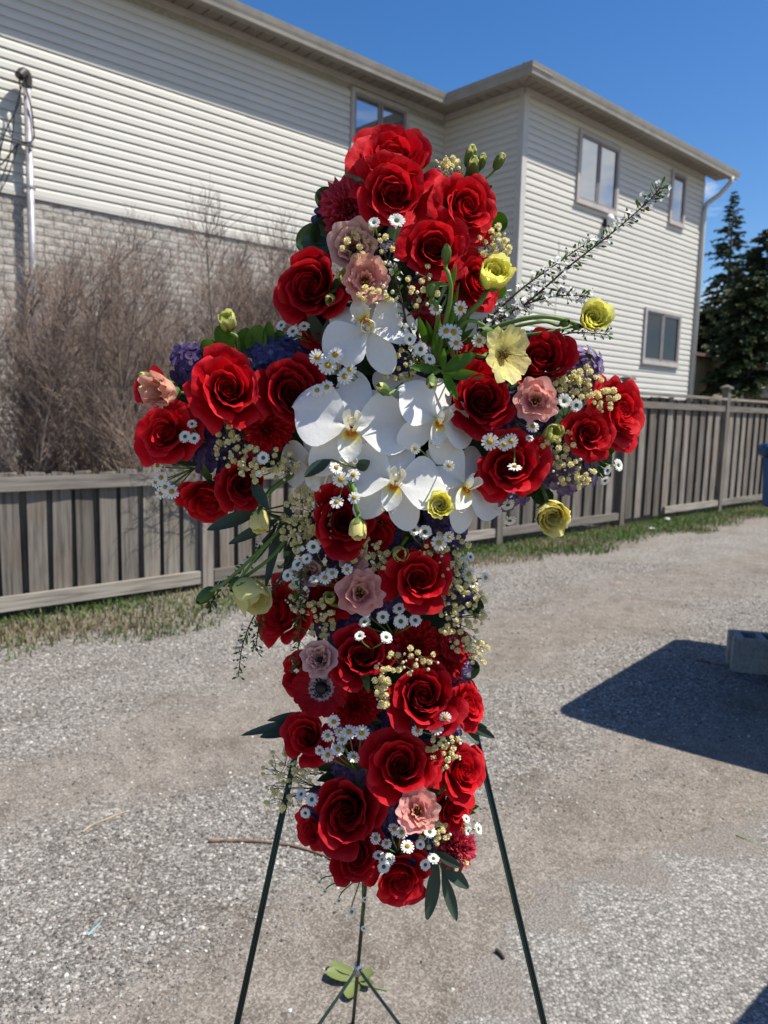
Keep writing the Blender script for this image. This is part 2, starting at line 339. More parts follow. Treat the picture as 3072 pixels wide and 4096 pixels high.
def rose_template(seed, mat, n_out=7, openness=1.0):
    rg = random.Random(seed); parts = []
    def add(*a, **k):
        V, F, rim = cup_petal(*a, **k); parts.append(('petal', mesh('rose_petal', V, F, mat, True, rim), []))
    phi = rg.uniform(0, 6.28); ga = 2.39996
    for i in range(6):      # tight heart, rolled up
        add(0.012 + 0.017 * i, -0.08, 0.50 - 0.004 * i, 6 + i, 3, -4 + 2 * i, 125, phi, rg, twist=0.42, nu=13, nv=5, base_w=0.95); phi += ga
    for i in range(7):      # nested ring round the heart
        t = i / 6
        add(0.05, -0.14, lerp(0.56, 0.66, t), lerp(18, 38, t), lerp(6, 5, t), lerp(-2, 12, t), lerp(98, 72, t), phi, rg, twist=0.22, nu=13, nv=7, base_w=0.8, ripple=0.006, point=rg.uniform(0, .4)); phi += ga + rg.uniform(-.2, .2)
    for i in range(7):      # upright cup
        t = i / 6
        add(0.06, -0.22, lerp(0.76, 0.92, t), lerp(44, 58, t), lerp(5, 7, t) * openness, lerp(8, 28, t) * openness, lerp(66, 56, t), phi, rg, twist=0.13, nu=13, nv=9, point=rg.uniform(0, .7), ripple=0.010, curl=rg.uniform(0, 0.05), base_w=0.6); phi += ga + rg.uniform(-.25, .25)
    for i in range(6):
        t = i / 5
        add(0.07, -0.30, lerp(0.99, 1.08, t), lerp(62, 69, t), lerp(9, 14, t) * openness, lerp(36, 74, t) * openness, lerp(54, 48, t), phi, rg, twist=0.10, nu=15, nv=11, point=rg.uniform(0.2, 1.0), ripple=0.016, rfreq=2, curl=rg.uniform(0.02, 0.10), flat=0.05); phi += ga + rg.uniform(-.3, .3)
    for i in range(n_out):
        t = i / max(1, n_out - 1)
        add(0.08, -0.36, lerp(1.08, 1.16, t), lerp(72, 82, t), lerp(22, 40, t) * openness, lerp(80, 116, t) * openness, lerp(48, 42, t), phi, rg, twist=0.06, nu=15, nv=12, point=rg.uniform(0.3, 1.3), ripple=0.022, rfreq=2, curl=rg.uniform(0.02, 0.14), flat=0.10); phi += ga + rg.uniform(-.35, .35)
    b = MB(); b.ball((0, 0, -0.42), 0.2, 8, 5, (1, 1, 0.8)); b.tube([(0, 0, -0.5), (0.02, 0, -0.9)], 0.055, 6)
    parts.append(('receptacle', b.mesh('rose_receptacle', MT['sepal']), []))
    for i in range(5):
        V, F, rim = blade(0.75, 0.26, 6, 3, 1.5, 0.5, 0.25, bend=-0.15, rg=rg)
        M = Matrix.Rotation(i * 1.2566 + 0.3, 4, 'Z') @ Matrix.Translation((0, 0.12, -0.46)) @ Matrix.Rotation(R(rg.uniform(-5, 30)), 4, 'X')
        c = MB(); c.add(V, F, rim, M); parts.append(('sepal', c.mesh('rose_sepal', MT['sepal']), []))
    return parts
def ruffle_template(seed, mat, layers, centre=None, stamens=0, serr=0.0):
    """carnation, lisianthus: layers of ruffled petals: (n, r0, L, thb, thm, tht, span, ripple)"""
    rg = random.Random(seed); parts = []; phi = 0.0
    for (n, r0, L, a, b, c, sp, rp) in layers:
        for i in range(n):
            V, F, rim = cup_petal(r0, -0.3, L * rg.uniform(0.9, 1.08), a + rg.uniform(-8, 8), b + rg.uniform(-10, 10), c + rg.uniform(-18, 18), sp * rg.uniform(0.85, 1.15), phi, rg, twist=rg.uniform(0, 0.1), nu=15, nv=8, ripple=rp, rfreq=rg.choice((2, 3, 3)) if serr else rg.choice((1.4, 2, 2.4)), base_w=0.35, serr=serr)
            parts.append(('petal', mesh('ruffled_petal', V, F, mat, True, rim), []))
            phi += 2 * math.pi / n + rg.uniform(-.2, .2)
        phi += 0.5
    if centre:
        b = MB(); b.ball((0, 0, -0.12), 0.14, 8, 5, (1, 1, 1.0)); parts.append(('centre', b.mesh('flower_centre', centre), []))
    if stamens:
        b = MB()
        for i in range(stamens):
            q = rg.uniform(0, 6.28); rr = rg.uniform(0.05, 0.2)
            p = Vector((rr * math.cos(q), rr * math.sin(q), 0.12 + rg.uniform(-.05, .08)))
            b.tube([(p.x * .4, p.y * .4, -0.2), p], 0.012, 4); b.ball(p, 0.035, 5, 4, (1, 1, 1.5))
        parts.append(('stamens', b.mesh('flower_stamens', MT['stamen']), []))
    b = MB(); b.ball((0, 0, -0.36), 0.2, 8, 5, (1, 1, 1.1)); b.tube([(0, 0, -0.5), (0.03, 0, -0.95)], 0.05, 6)
    parts.append(('receptacle', b.mesh('flower_receptacle', MT['sepal']), []))
    return parts
def orchid_template(seed):
    rg = random.Random(seed); parts = []
    def put(name, V, F, rim, rot, tilt, off=(0, 0.04, 0), mat='orchid'):
        M = Matrix.Rotation(R(rot), 4, 'Z') @ Matrix.Translation(off) @ Matrix.Rotation(R(tilt), 4, 'X')
        c = MB(); c.add(V, F, rim, M); parts.append((name, c.mesh('orchid_' + name, MT[mat]), []))
    for rot, tl in ((0, -7), (143, -8), (-143, -8)):
        V, F, rim = blade(1.06, 0.66, 10, 7, 0.95, 0.3, 0.55, bend=-0.10, cup=rg.uniform(-.05, .08), ripple=0.02, rg=rg)
        put('sepal', V, F, rim, rot + rg.uniform(-4, 4), tl, (0, 0.03, -0.05))
    for s in (-1, 1):       # broad fan shaped petals
        V, rim = [], []; nl, nw = 15, 11; ph = rg.uniform(0, 6)
        for j in range(nl):
            t = math.sin(math.pi / 2 * j / (nl - 1))
            w = 0.10 + 0.90 * math.sin(min(1, t / 0.52) * math.pi / 2) ** 1.3 if t < 0.52 else max(0.0, math.cos((t - 0.52) / 0.48 * math.pi / 2)) ** 0.5
            w = max(w, 0.03)
            for i in range(nw):
                q = 2 * i / (nw - 1) - 1
                x = 0.57 * w * q; y = 1.05 * t + 0.06 * t * q
                z = -0.20 * t * t + 0.10 * math.sin(1.6 * q + ph) * t + 0.10 * (q * w) ** 2 + 0.05 * math.sin(4 * q + 2 * ph + 2 * t) * t * t - 0.05 * math.exp(-(q * 6) ** 2) * (1 - t)
                V.append((x, y, z)); rim.append(t)
        put('petal', V, grid_faces(nw, nl), rim, s * -(80 + rg.uniform(-4, 4)), rg.uniform(-4, 2), (0, 0.03, 0.012))
    b = MB(); b.ball((0, 0.05, 0.12), 0.085, 8, 5, (0.9, 1.0, 1.3)); b.tube([(0, 0.04, -0.05), (0, 0.05, 0.1)], 0.05, 6)
    col = ('column', b.mesh('orchid_column', MT['orchid']), [])
    parts.append(col)
    b = MB()
    for s in (-1, 1):       # upright side lobes
        V, F, rim = blade(0.36, 0.30, 6, 5, 0.8, 0.4, 0.6, bend=0.2, cup=0.35)
        b.add(V, F, rim, Matrix.Translation((s * 0.06, -0.08, 0.06)) @ Matrix.Rotation(R(s * -42), 4, 'Z') @ Matrix.Rotation(R(55), 4, 'X') @ Matrix.Rotation(R(s * -55), 4, 'Y'))
    V, F, rim = blade(0.44, 0.34, 8, 5, 1.1, 0.35, 0.62, bend=-0.35, cup=0.25)
    b.add(V, F, rim, Matrix.Translation((0, -0.10, 0.10)) @ Matrix.Rotation(R(180), 4, 'Z') @ Matrix.Rotation(R(28), 4, 'X'))
    for s in (-1, 1):
        pts = [(s * 0.02, -0.50, 0.16), (s * 0.07, -0.57, 0.18), (s * 0.12, -0.55, 0.24), (s * 0.10, -0.50, 0.28)]
        b.tube(spline(pts, 3), 0.014, 4, 0.004)
    sub = MB(); sub.ball((0, -0.13, 0.16), 0.055, 6, 4, (1.3, 1, 0.7))
    for i in range(7): sub.box((rg.uniform(-.07, .07), -0.10 - rg.uniform(0, .09), 0.20 + rg.uniform(-.02, .01)), (0.016, 0.03, 0.012))
    for q in (b, sub): q.V = [Vector((v.x * 1.28, v.y * 1.22, v.z * 1.15)) for v in q.V]
    parts.append(('lip', b.mesh('orchid_lip', MT['orchid_lip']), [('callus', sub.mesh('orchid_callus', MT['orchid_spot']))]))
    return parts
def daisy_template(seed, n, L, W, disc_r, disc_mat, layers=1, tilt=6, dome=0.6):
    rg = random.Random(seed); b = MB()
    for k in range(layers):
        for i in range(n):
            V, F, rim = blade(L * rg.uniform(0.88, 1.05) * (1 - 0.16 * k), W, 6, 3, 0.4, 0.45, 0.6, tipw=0.5, bend=rg.uniform(-0.25, 0.05), cup=0.12, rg=rg, notch=0.08)
            M = Matrix.Rotation(2 * math.pi * (i + 0.5 * k) / n + rg.uniform(-.08, .08), 4, 'Z') @ Matrix.Translation((0, disc_r * 0.8, 0.03 * k)) @ Matrix.Rotation(R(tilt + 14 * k + rg.uniform(-9, 7)), 4, 'X')
            b.add(V, F, rim, M)
    c = MB(); c.ball((0, 0, 0), disc_r, 10, 6, (1, 1, dome))
    g = MB(); g.ball((0, 0, -0.10), disc_r * 0.9, 8, 5, (1, 1, 0.8))
    return ('flower_head', b.mesh('daisy_petals', MT['white']), [('disc', c.mesh('daisy_disc', MT[disc_mat])), ('calyx', g.mesh('daisy_calyx', MT['sepal']))])
def ranunculus_template(seed, mat, sep=True, closed=0.0):
    rg = random.Random(seed); parts = []; phi = 0
    for i in range(26):
        t = i / 25
        L = lerp(0.42, 1.02, t); ou = lerp(0, 1, t)
        V, F, rim = cup_petal(0.03 + 0.03 * t, -0.32, L, lerp(14, 72, t), lerp(6, 18, t) * (1 - closed), lerp(-22, 26, t) * (1 - closed) - 24 * closed, lerp(110, 56, t), phi, rg, twist=lerp(0.3, 0.08, t), nu=9, nv=8, ripple=0.012 + 0.02 * t, base_w=0.6)
        parts.append(('petal', mesh('ranunculus_petal', V, F, MT[mat], True, rim), [])); phi += 2.39996
    for i in range(5):
        V, F, rim = cup_petal(0.05, -0.38, 0.62, 75, 30, 10, 24, i * 1.2566, rg, nu=5, nv=6)
        parts.append(('sepal', mesh('ranunculus_sepal', V, F, MT['sepal'], True, rim), []))
    b = MB(); b.ball((0, 0, -0.36), 0.13, 8, 5); parts.append(('receptacle', b.mesh('ranunculus_receptacle', MT['sepal']), []))
    return parts
def bell_template(seed, mat, n=9, sepals=5, flare=0.0):
    """half closed cup of broad overlapping petals with green sepals: hanging ranunculus, lisianthus bud"""
    rg = random.Random(seed); parts = []; phi = 0
    for i in range(n):
        t = i / (n - 1)
        V, F, rim = cup_petal(0.05, -0.75, lerp(1.5, 1.62, t), lerp(55, 72, t), lerp(2, 4, t), lerp(-70, -14, t) + flare, lerp(80, 62, t), phi, rg, twist=0.12, nu=9, nv=10, ripple=0.03, base_w=0.6)
        parts.append(('petal', mesh('bell_petal', V, F, MT[mat], True, rim), [])); phi += 2.39996
    for i in range(sepals):
        V, F, rim = cup_petal(0.06, -0.80, 0.85, 72, 28, 12, 25, i * 6.2832 / sepals, rg, nu=5, nv=6, point=1.0)
        V = [(x * 1.03, y * 1.03, z - 0.02) for x, y, z in V]
        parts.append(('sepal', mesh('bell_sepal', V, F, MT['sepal'], True, rim), []))
    b = MB(); b.ball((0, 0, -0.78), 0.14, 8, 5); parts.append(('receptacle', b.mesh('bell_receptacle', MT['sepal']), []))
    return parts
def greenbud_template(seed, mat='sepal', tip='lime'):
    rg = random.Random(seed); parts = []; phi = 0
    for i in range(5):
        V, F, rim = cup_petal(0.05, -0.9, 1.95, 42, 0, -52, 62, phi, rg, twist=0.1, nu=7, nv=8, base_w=0.6)
        parts.append(('petal', mesh('bud_petal', V, F, MT[tip], True, rim), [])); phi += 2.39996
    for i in range(5):
        V, F, rim = cup_petal(0.05, -0.95, 1.75, 50, 2, -34, 36, i * 1.2566, rg, nu=5, nv=8, point=1.3)
        V = [(x * 1.08, y * 1.08, z) for x, y, z in V]
        parts.append(('sepal', mesh('bud_sepal', V, F, MT[mat], True, rim), []))
    return parts
def openranunculus_template(seed, n=7):
    rg = random.Random(seed); parts = []
    for i in range(n):
        V, F, rim = cup_petal(0.06, -0.1, 1.08, 74, 66 + rg.uniform(-14, 14), 80 + rg.uniform(-25, 25), 34, i * 6.2832 / n + rg.uniform(-.12, .12), rg, twist=0.05, nu=11, nv=9, ripple=0.05, rfreq=2, base_w=0.3)
        parts.append(('petal', mesh('open_ranunculus_petal', V, F, MT['yellow_pale'], True, rim), []))
    b = MB(); b.ball((0, 0, 0.02), 0.15, 9, 6, (1, 1, 1.1))
    st = MB()
    for i in range(26):
        q = i * 2.4; rr = 0.16 + 0.05 * rg.random()
        st.tube([(0.1 * math.cos(q), 0.1 * math.sin(q), -0.08), (rr * math.cos(q), rr * math.sin(q), 0.08 + .06 * rg.random())], 0.016, 3)
    parts.append(('centre', b.mesh('ranunculus_centre', MT['disc_brown']), [('stamens', st.mesh('ranunculus_stamens', MT['stamen']))]))
    b = MB(); b.ball((0, 0, -0.16), 0.12, 8, 5); parts.append(('receptacle', b.mesh('ranunculus_base', MT['sepal']), []))
    return parts
def anemone_template(seed):
    rg = random.Random(seed); parts = []
    for k, n in enumerate((9, 9)):
        for i in range(n):
            V, F, rim = cup_petal(0.10, -0.05 - 0.05 * k, 0.92 + 0.05 * k, 70, 66 - 8 * k + rg.uniform(-8, 8), 86 + rg.uniform(-14, 14), 17, (i + 0.5 * k) * 6.2832 / n, rg, nu=7, nv=8, ripple=0.02, point=0.8, base_w=0.55)
            parts.append(('petal', mesh('anemone_petal', V, F, MT['anemone'], True, rim), []))
    b = MB(); b.ball((0, 0, 0.06), 0.22, 12, 7, (1, 1, 0.75))
    st = MB()
    for i in range(90):
        q = rg.uniform(0, 6.28); rr = rg.uniform(0.24, 0.37)
        st.tube([(0.14 * math.cos(q), 0.14 * math.sin(q), 0.0), (rr * math.cos(q), rr * math.sin(q), 0.09)], 0.006, 3)
        st.ball((rr * math.cos(q), rr * math.sin(q), 0.10), 0.026, 4, 3)
    parts.append(('centre', b.mesh('anemone_centre', MT['black']), [('stamens', st.mesh('anemone_stamens', MT['black']))]))
    return parts
def floret_mesh(seed, mat):
    rg = random.Random(seed); b = MB()
    for i in range(4):
        V, F, rim = blade(1.0, 1.02, 6, 5, 0.6, 0.2, 0.55, bend=rg.uniform(-.22, .1), cup=rg.uniform(-.05, .14), ripple=0.05, rg=rg)
        b.add(V, F, rim, Matrix.Rotation(i * math.pi / 2 + rg.uniform(-.15, .15), 4, 'Z') @ Matrix.Translation((0, 0.05, 0.03 * (i % 2))) @ Matrix.Rotation(R(rg.uniform(-4, 18)), 4, 'X'))
    b.ball((0, 0, 0.05), 0.07, 5, 3)
    return b.mesh('hydrangea_floret', mat)
def puff_mesh(seed, mat, n=24):
    rg = random.Random(seed); b = MB()
    for i in range(n):
        z = 1 - 1.6 * (i + 0.5) / n; q = i * 2.4; rr = math.sqrt(max(0, 1 - z * z))
        d = Vector((rr * math.cos(q), rr * math.sin(q), z))
        V, F, rim = blade(0.5, 0.62, 4, 3, 0.5, 0.5, 0.6, tipw=0.4, bend=rg.uniform(-.4, .4), cup=rg.uniform(-.2, .3), ripple=0.1, rg=rg)
        M = d.to_track_quat('Y', 'Z').to_matrix().to_4x4()
        b.add(V, F, rim, Matrix.Translation(d * 0.5) @ M @ Matrix.Rotation(rg.uniform(0, 6), 4, 'Y'))
    b.ball((0, 0, 0), 0.62, 6, 4)
    return b.mesh('gypsophila_blossom', mat)
def bud_mesh(mat):
    b = MB(); b.ball((0, 0, 0), 0.8, 7, 6, (1, 1, 1.15)); return b.mesh('small_bud', mat)

def put(template, M, name, label, cat, group=None):
    """one flower from a template: an Empty with its parts"""
    root = empty(name, M, label, cat, group)
    for pn, me, subs in template:
        o = link(bpy.data.objects.new(pn, me), root)
        for sn, sm in subs: link(bpy.data.objects.new(sn, sm), o)
    return root
# ==== TEMPLATES
def unit(parts):
    """scale a flower so that its outline has radius 1"""
    c = np.concatenate([np.array([v.co[:] for v in me.vertices]) for pn, me, s in parts if pn == 'petal'])
    r = float(np.percentile(np.hypot(c[:, 0], c[:, 1]), 97))
    for pn, me, s in parts:
        for m in [me] + [q[1] for q in s]: m.transform(Matrix.Scale(1 / r, 4))
    return parts
ROSES = [rose_template(11 + i, MT['rose_dark' if i in (1, 5, 7, 9) else 'rose'], (5, 4, 6, 6, 5, 4, 6, 4, 5, 5, 3, 6)[i], (1.0, 0.72, 1.15, 0.92, 1.05, 0.66, 0.85, 0.58, 0.95, 0.80, 0.62, 1.1)[i]) for i in range(12)]
PINKROSE = rose_template(31, MT['rose_pink'], 6, 0.9)
CARN_L = [(7, 0.03, 0.62, 22, 8, 10, 52, 0.07), (9, 0.05, 0.78, 42, 24, 40, 42, 0.10), (10, 0.06, 0.92, 62, 48, 66, 38, 0.11), (10, 0.07, 1.02, 76, 70, 88, 38, 0.10)]
CARN = [ruffle_template(41, MT['carnation'], CARN_L, serr=0.05), ruffle_template(42, MT['carnation'], CARN_L, serr=0.05)]
CARN_P = ruffle_template(43, MT['rose_pink'], CARN_L, serr=0.04)
LISI_L = [(4, 0.05, 0.78, 36, 12, 26, 70, 0.05), (5, 0.06, 0.95, 52, 24, 50, 62, 0.055), (6, 0.07, 1.12, 66, 40, 76, 54, 0.06)]
LISI = [ruffle_template(51, MT['lisi'], LISI_L, MT['disc_brown'], 7), ruffle_template(52, MT['lisi'], LISI_L, MT['disc_brown'], 7)]
LISI_D = ruffle_template(53, MT['lisi_dusty'], LISI_L + [(7, 0.05, 0.8, 40, 16, 30, 50, 0.08)], MT['disc_brown'], 0)
LISI_B = ruffle_template(54, MT['lisi_peach'], [(5, 0.05, 1.0, 40, 6, 20, 62, 0.07), (6, 0.07, 1.1, 56, 10, 34, 52, 0.08)], MT['disc_green'], 0)
ORCH = [orchid_template(61 + i) for i in range(3)]
CHRYS = [daisy_template(71 + i, 16, 0.70, 0.27, 0.30, 'disc_green', 2, 10) for i in range(2)]
CHAMO = [daisy_template(75 + i, 14, 0.70, 0.28, 0.34, 'disc_yellow', 1, -4, 0.85) for i in range(2)]
RANUN = [ranunculus_template(81, 'yellow'), ranunculus_template(82, 'yellow', closed=0.5)]
RANUN_P = ranunculus_template(83, 'yellow_pale', closed=0.4)
BELL = [bell_template(85, 'yellow_pale', 9, 5, 4), bell_template(86, 'lime', 8, 5, 10)]
CUP = bell_template(84, 'yellow_pale', 7, 3, 34)
GBUD = [greenbud_template(87), greenbud_template(88, 'sepal', 'sepal')]
OPENR = openranunculus_template(89)
ANEM = anemone_template(91)
FLOR = {k: [floret_mesh(95 + i, MT[k]) for i in range(3)] for k in ('hyd', 'hyd_blue', 'hyd_light')}
PUFF = [puff_mesh(101 + i, MT['gyp']) for i in range(3)]
GBD = bud_mesh(MT['gyp_bud'])
for T_ in ROSES + CARN + LISI + RANUN + BELL + GBUD + [PINKROSE, CARN_P, LISI_D, LISI_B, RANUN_P, OPENR, ANEM, CUP]: unit(T_)
# ==== END TEMPLATES

# ------------------------------------------------------------------ the setting: frame of the house (X along the wall, Y into the building)
YAW = R(47.16); K = 1.06
D1 = Vector((math.sin(YAW), math.cos(YAW), 0)); D2 = Vector((-D1.y, D1.x, 0))
C0 = Vector((1.7537 * K, 11.0135 * K, 0))
HM = Matrix(((D1.x, D2.x, 0, C0.x), (D1.y, D2.y, 0, C0.y), (0, 0, 1, 0), (0, 0, 0, 1)))
HI = HM.inverted()
def hb(x, y, b):
    """where a pixel's line meets the plane at depth b of the house frame"""
    o = HI @ CAMP; d = HI.to_3x3() @ ray(x, y); t = (b - o.y) / d.y
    return o + d * t

# ---- ground
def ground_mat():
    m, n, l, out = newmat('gravel_dirt')
    tc = n.new('ShaderNodeTexCoord'); co = tc.outputs['Object']
    big = N(n, 'TexNoise', i_Scale=0.75, i_Detail=5.0, i_Roughness=0.6); l.new(co, big.inputs['Vector'])
    mp = N(n, 'Mapping'); mp.inputs['Rotation'].default_value = (0, 0, R(40)); mp.inputs['Scale'].default_value = (0.35, 1.5, 1); l.new(co, mp.inputs['Vector'])
    str_ = N(n, 'TexNoise', i_Scale=0.9, i_Detail=4.0); l.new(mp.outputs[0], str_.inputs['Vector'])
    add = N(n, 'Math', operation='ADD'); l.new(big.outputs['Fac'], add.inputs[0]); l.new(str_.outputs['Fac'], add.inputs[1])
    mask = ramp(n, l, add.outputs[0], [(0.42, (0, 0, 0)), (0.58, (1, 1, 1))])
    hl = N(n, 'Math', operation='MULTIPLY'); hl.inputs[1].default_value = 0.5; l.new(add.outputs[0], hl.inputs[0])
    ga_ = N(n, 'Attribute', attribute_name='rim')
    h2 = N(n, 'Math', operation='MULTIPLY_ADD'); h2.inputs[1].default_value = 0.42; l.new(ga_.outputs['Fac'], h2.inputs[0]); l.new(hl.outputs[0], h2.inputs[2])
    mask = ramp(n, l, h2.outputs[0], [(0.60, (0, 0, 0)), (0.78, (1, 1, 1))])
    dirtn = N(n, 'TexNoise', i_Scale=9.0, i_Detail=10.0, i_Roughness=0.7); l.new(co, dirtn.inputs['Vector'])
    dirt = ramp(n, l, dirtn.outputs['Fac'], [(0.32, (0.105, 0.084, 0.064)), (0.52, (0.200, 0.168, 0.137)), (0.7, (0.29, 0.252, 0.212))])
    v1 = N(n, 'TexVoronoi', i_Scale=85.0); l.new(co, v1.inputs['Vector'])
    v2 = N(n, 'TexVoronoi', i_Scale=190.0); l.new(co, v2.inputs['Vector'])
    s1 = N(n, 'SeparateColor'); l.new(v1.outputs['Color'], s1.inputs[0])
    s2 = N(n, 'SeparateColor'); l.new(v2.outputs['Color'], s2.inputs[0])
    g1 = ramp(n, l, s1.outputs[0], [(0.0, (0.05, 0.046, 0.042)), (0.35, (0.18, 0.168, 0.152)), (0.72, (0.35, 0.332, 0.305)), (1.0, (0.66, 0.635, 0.59))])
    g2 = ramp(n, l, s2.outputs[1], [(0.0, (0.08, 0.07, 0.06)), (0.5, (0.22, 0.20, 0.175)), (1.0, (0.46, 0.43, 0.39))])
    edge = ramp(n, l, v1.outputs['Distance'], [(0.35, (1, 1, 1)), (0.75, (0.3, 0.28, 0.26))])
    g1 = mixc(n, l, 1.0, g1, edge, 'MULTIPLY')
    grav = mixc(n, l, 0.5, g1, g2)
    v3 = N(n, 'TexVoronoi', i_Scale=55.0, i_Randomness=1.0); l.new(co, v3.inputs['Vector']); s3 = N(n, 'SeparateColor'); l.new(v3.outputs['Color'], s3.inputs[0])
    gt = N(n, 'Math', operation='GREATER_THAN'); gt.inputs[1].default_value = 0.90; l.new(s3.outputs[2], gt.inputs[0])
    lt_ = N(n, 'Math', operation='LESS_THAN'); lt_.inputs[1].default_value = 0.30; l.new(v3.outputs['Distance'], lt_.inputs[0])
    pb = N(n, 'Math', operation='MULTIPLY'); l.new(gt.outputs[0], pb.inputs[0]); l.new(lt_.outputs[0], pb.inputs[1])
    dirt2 = mixc(n, l, 0.45, dirt, g2)
    dirt2 = mixc(n, l, pb.outputs[0], dirt2, ramp(n, l, s3.outputs[0], [(0.0, (0.10, 0.09, 0.08)), (1.0, (0.40, 0.38, 0.34))]))
    col = mixc(n, l, mask, dirt2, grav)
    bl_ = N(n, 'TexNoise', i_Scale=2.3, i_Detail=9.0, i_Roughness=0.68); l.new(co, bl_.inputs['Vector'])
    col = mixc(n, l, 1.0, col, ramp(n, l, bl_.outputs['Fac'], [(0.32, (0.74, 0.70, 0.65)), (0.48, (1.0, 0.99, 0.97)), (0.7, (1.12, 1.11, 1.09))]), 'MULTIPLY')
    p = N(n, 'BsdfPrincipled', i_Roughness=0.92); p.inputs['Specular IOR Level'].default_value = 0.2
    l.new(col, p.inputs['Base Color'])
    hh = mixc(n, l, mask, s2.outputs[0], v1.outputs['Distance'])
    b1 = N(n, 'Bump', i_Strength=0.55, i_Distance=0.006, invert=True); l.new(hh, b1.inputs['Height'])
    b2 = N(n, 'Bump', i_Strength=0.5, i_Distance=0.03); l.new(dirtn.outputs['Fac'], b2.inputs['Height']); l.new(b1.outputs[0], b2.inputs['Normal'])
    l.new(b2.outputs[0], p.inputs['Normal']); l.new(p.outputs[0], out.inputs['Surface'])
    return m
def asphalt_mat():
    m, n, l, out = newmat('old_asphalt')
    tc = n.new('ShaderNodeTexCoord'); co = tc.outputs['Object']
    v1 = N(n, 'TexVoronoi', i_Scale=105.0); l.new(co, v1.inputs['Vector'])
    v2 = N(n, 'TexVoronoi', i_Scale=230.0); l.new(co, v2.inputs['Vector'])
    s1 = N(n, 'SeparateColor'); l.new(v1.outputs['Color'], s1.inputs[0]); s2 = N(n, 'SeparateColor'); l.new(v2.outputs['Color'], s2.inputs[0])
    g1 = ramp(n, l, s1.outputs[0], [(0.0, (0.10, 0.094, 0.086)), (0.4, (0.25, 0.238, 0.218)), (0.8, (0.41, 0.39, 0.36)), (1.0, (0.66, 0.635, 0.59))])
    g2 = ramp(n, l, s2.outputs[1], [(0.0, (0.13, 0.12, 0.11)), (0.5, (0.28, 0.265, 0.245)), (1.0, (0.46, 0.445, 0.41))])
    e = ramp(n, l, v1.outputs['Distance'], [(0.35, (1, 1, 1)), (0.7, (0.42, 0.40, 0.38))])
    c = mixc(n, l, 0.4, mixc(n, l, 1.0, g1, e, 'MULTIPLY'), g2)
    big = N(n, 'TexNoise', i_Scale=2.2, i_Detail=6.0); l.new(co, big.inputs['Vector'])
    c = mixc(n, l, 1.0, c, ramp(n, l, big.outputs['Fac'], [(0.3, (0.82, 0.80, 0.78)), (0.7, (1.05, 1.05, 1.04))]), 'MULTIPLY')
    ra = N(n, 'Attribute', attribute_name='rim'); nn_ = N(n, 'TexNoise', i_Scale=14.0, i_Detail=8.0, i_Roughness=0.7); l.new(co, nn_.inputs['Vector'])
    sm_ = N(n, 'Math', operation='ADD'); l.new(ra.outputs['Fac'], sm_.inputs[0]); l.new(nn_.outputs['Fac'], sm_.inputs[1])
    c = mixc(n, l, ramp(n, l, sm_.outputs[0], [(0.72, (0, 0, 0)), (1.0, (0.92, 0.92, 0.92))]), c, mixc(n, l, 0.4, (0.15, 0.12, 0.093), g2))
    p = N(n, 'BsdfPrincipled', i_Roughness=0.9); p.inputs['Specular IOR Level'].default_value = 0.25; l.new(c, p.inputs['Base Color'])
    b = N(n, 'Bump', i_Strength=0.7, i_Distance=0.005, invert=True); l.new(v1.outputs['Distance'], b.inputs['Height']); l.new(b.outputs[0], p.inputs['Normal'])
    l.new(p.outputs[0], out.inputs['Surface'])
    return m
def hgt(x, y):
    r = math.hypot(x, y)
    return (0.010 * math.sin(1.9 * x + 0.7 * y) * math.sin(1.3 * y - 0.4 * x) + 0.006 * math.sin(4.1 * x - 2.2 * y + 1)) * smooth((9 - r) / 4) * smooth((r - 0.6) / 0.6)
def axis():
    a = [i * 0.12 for i in range(0, 76)]
    s = 0.16; x = a[-1]
    while x < 260: s *= 1.22; x += s; a.append(x)
    return [-v for v in a[:0:-1]] + a
ax = axis()
V = [(x, y + 3.0, hgt(x, y + 3.0)) for y in ax for x in ax]
WAVE = lambda x, y: 0.5 * math.sin(1.1 * x + 2.3 * math.sin(0.7 * y)) + 0.5 * math.sin(1.7 * y - 0.9 * x + 1.4)
edge = [(-0.75, 0.2), (-0.45, 0.75), (-0.16, 1.25), (0.00, 1.50), (0.13, 1.66), (0.26, 1.90), (0.45, 2.19), (0.72, 2.34), (1.02, 2.50), (1.48, 2.75), (2.3, 3.25), (3.6, 4.0), (5.5, 5.2)]
def gravelly(x, y):
    """how much loose stone lies here: worn wheel tracks run along the fence, a dirt strip along the asphalt"""
    bb = -(x - C0.x) * D1.y + (y - C0.y) * D1.x + 0.22 * WAVE(x, y)
    t = 0.62 + 0.45 * math.cos((bb + 5.15) / 1.75 * 2 * math.pi)
    e = min(math.hypot(x - ex, y - ey) for ex, ey in edge[2:11])
    t *= 1 - 0.95 * math.exp(-(e / 0.34) ** 2)
    return max(0.0, min(1.0, t + 0.14 * WAVE(3 * x, 3 * y)))
gg = [gravelly(v[0], v[1]) if abs(v[0]) < 9 and -2 < v[1] < 14 else 0.5 for v in V]
obj('ground', mesh('ground', V, grid_faces(len(ax), len(ax)), ground_mat(), True, gg), kind='structure')

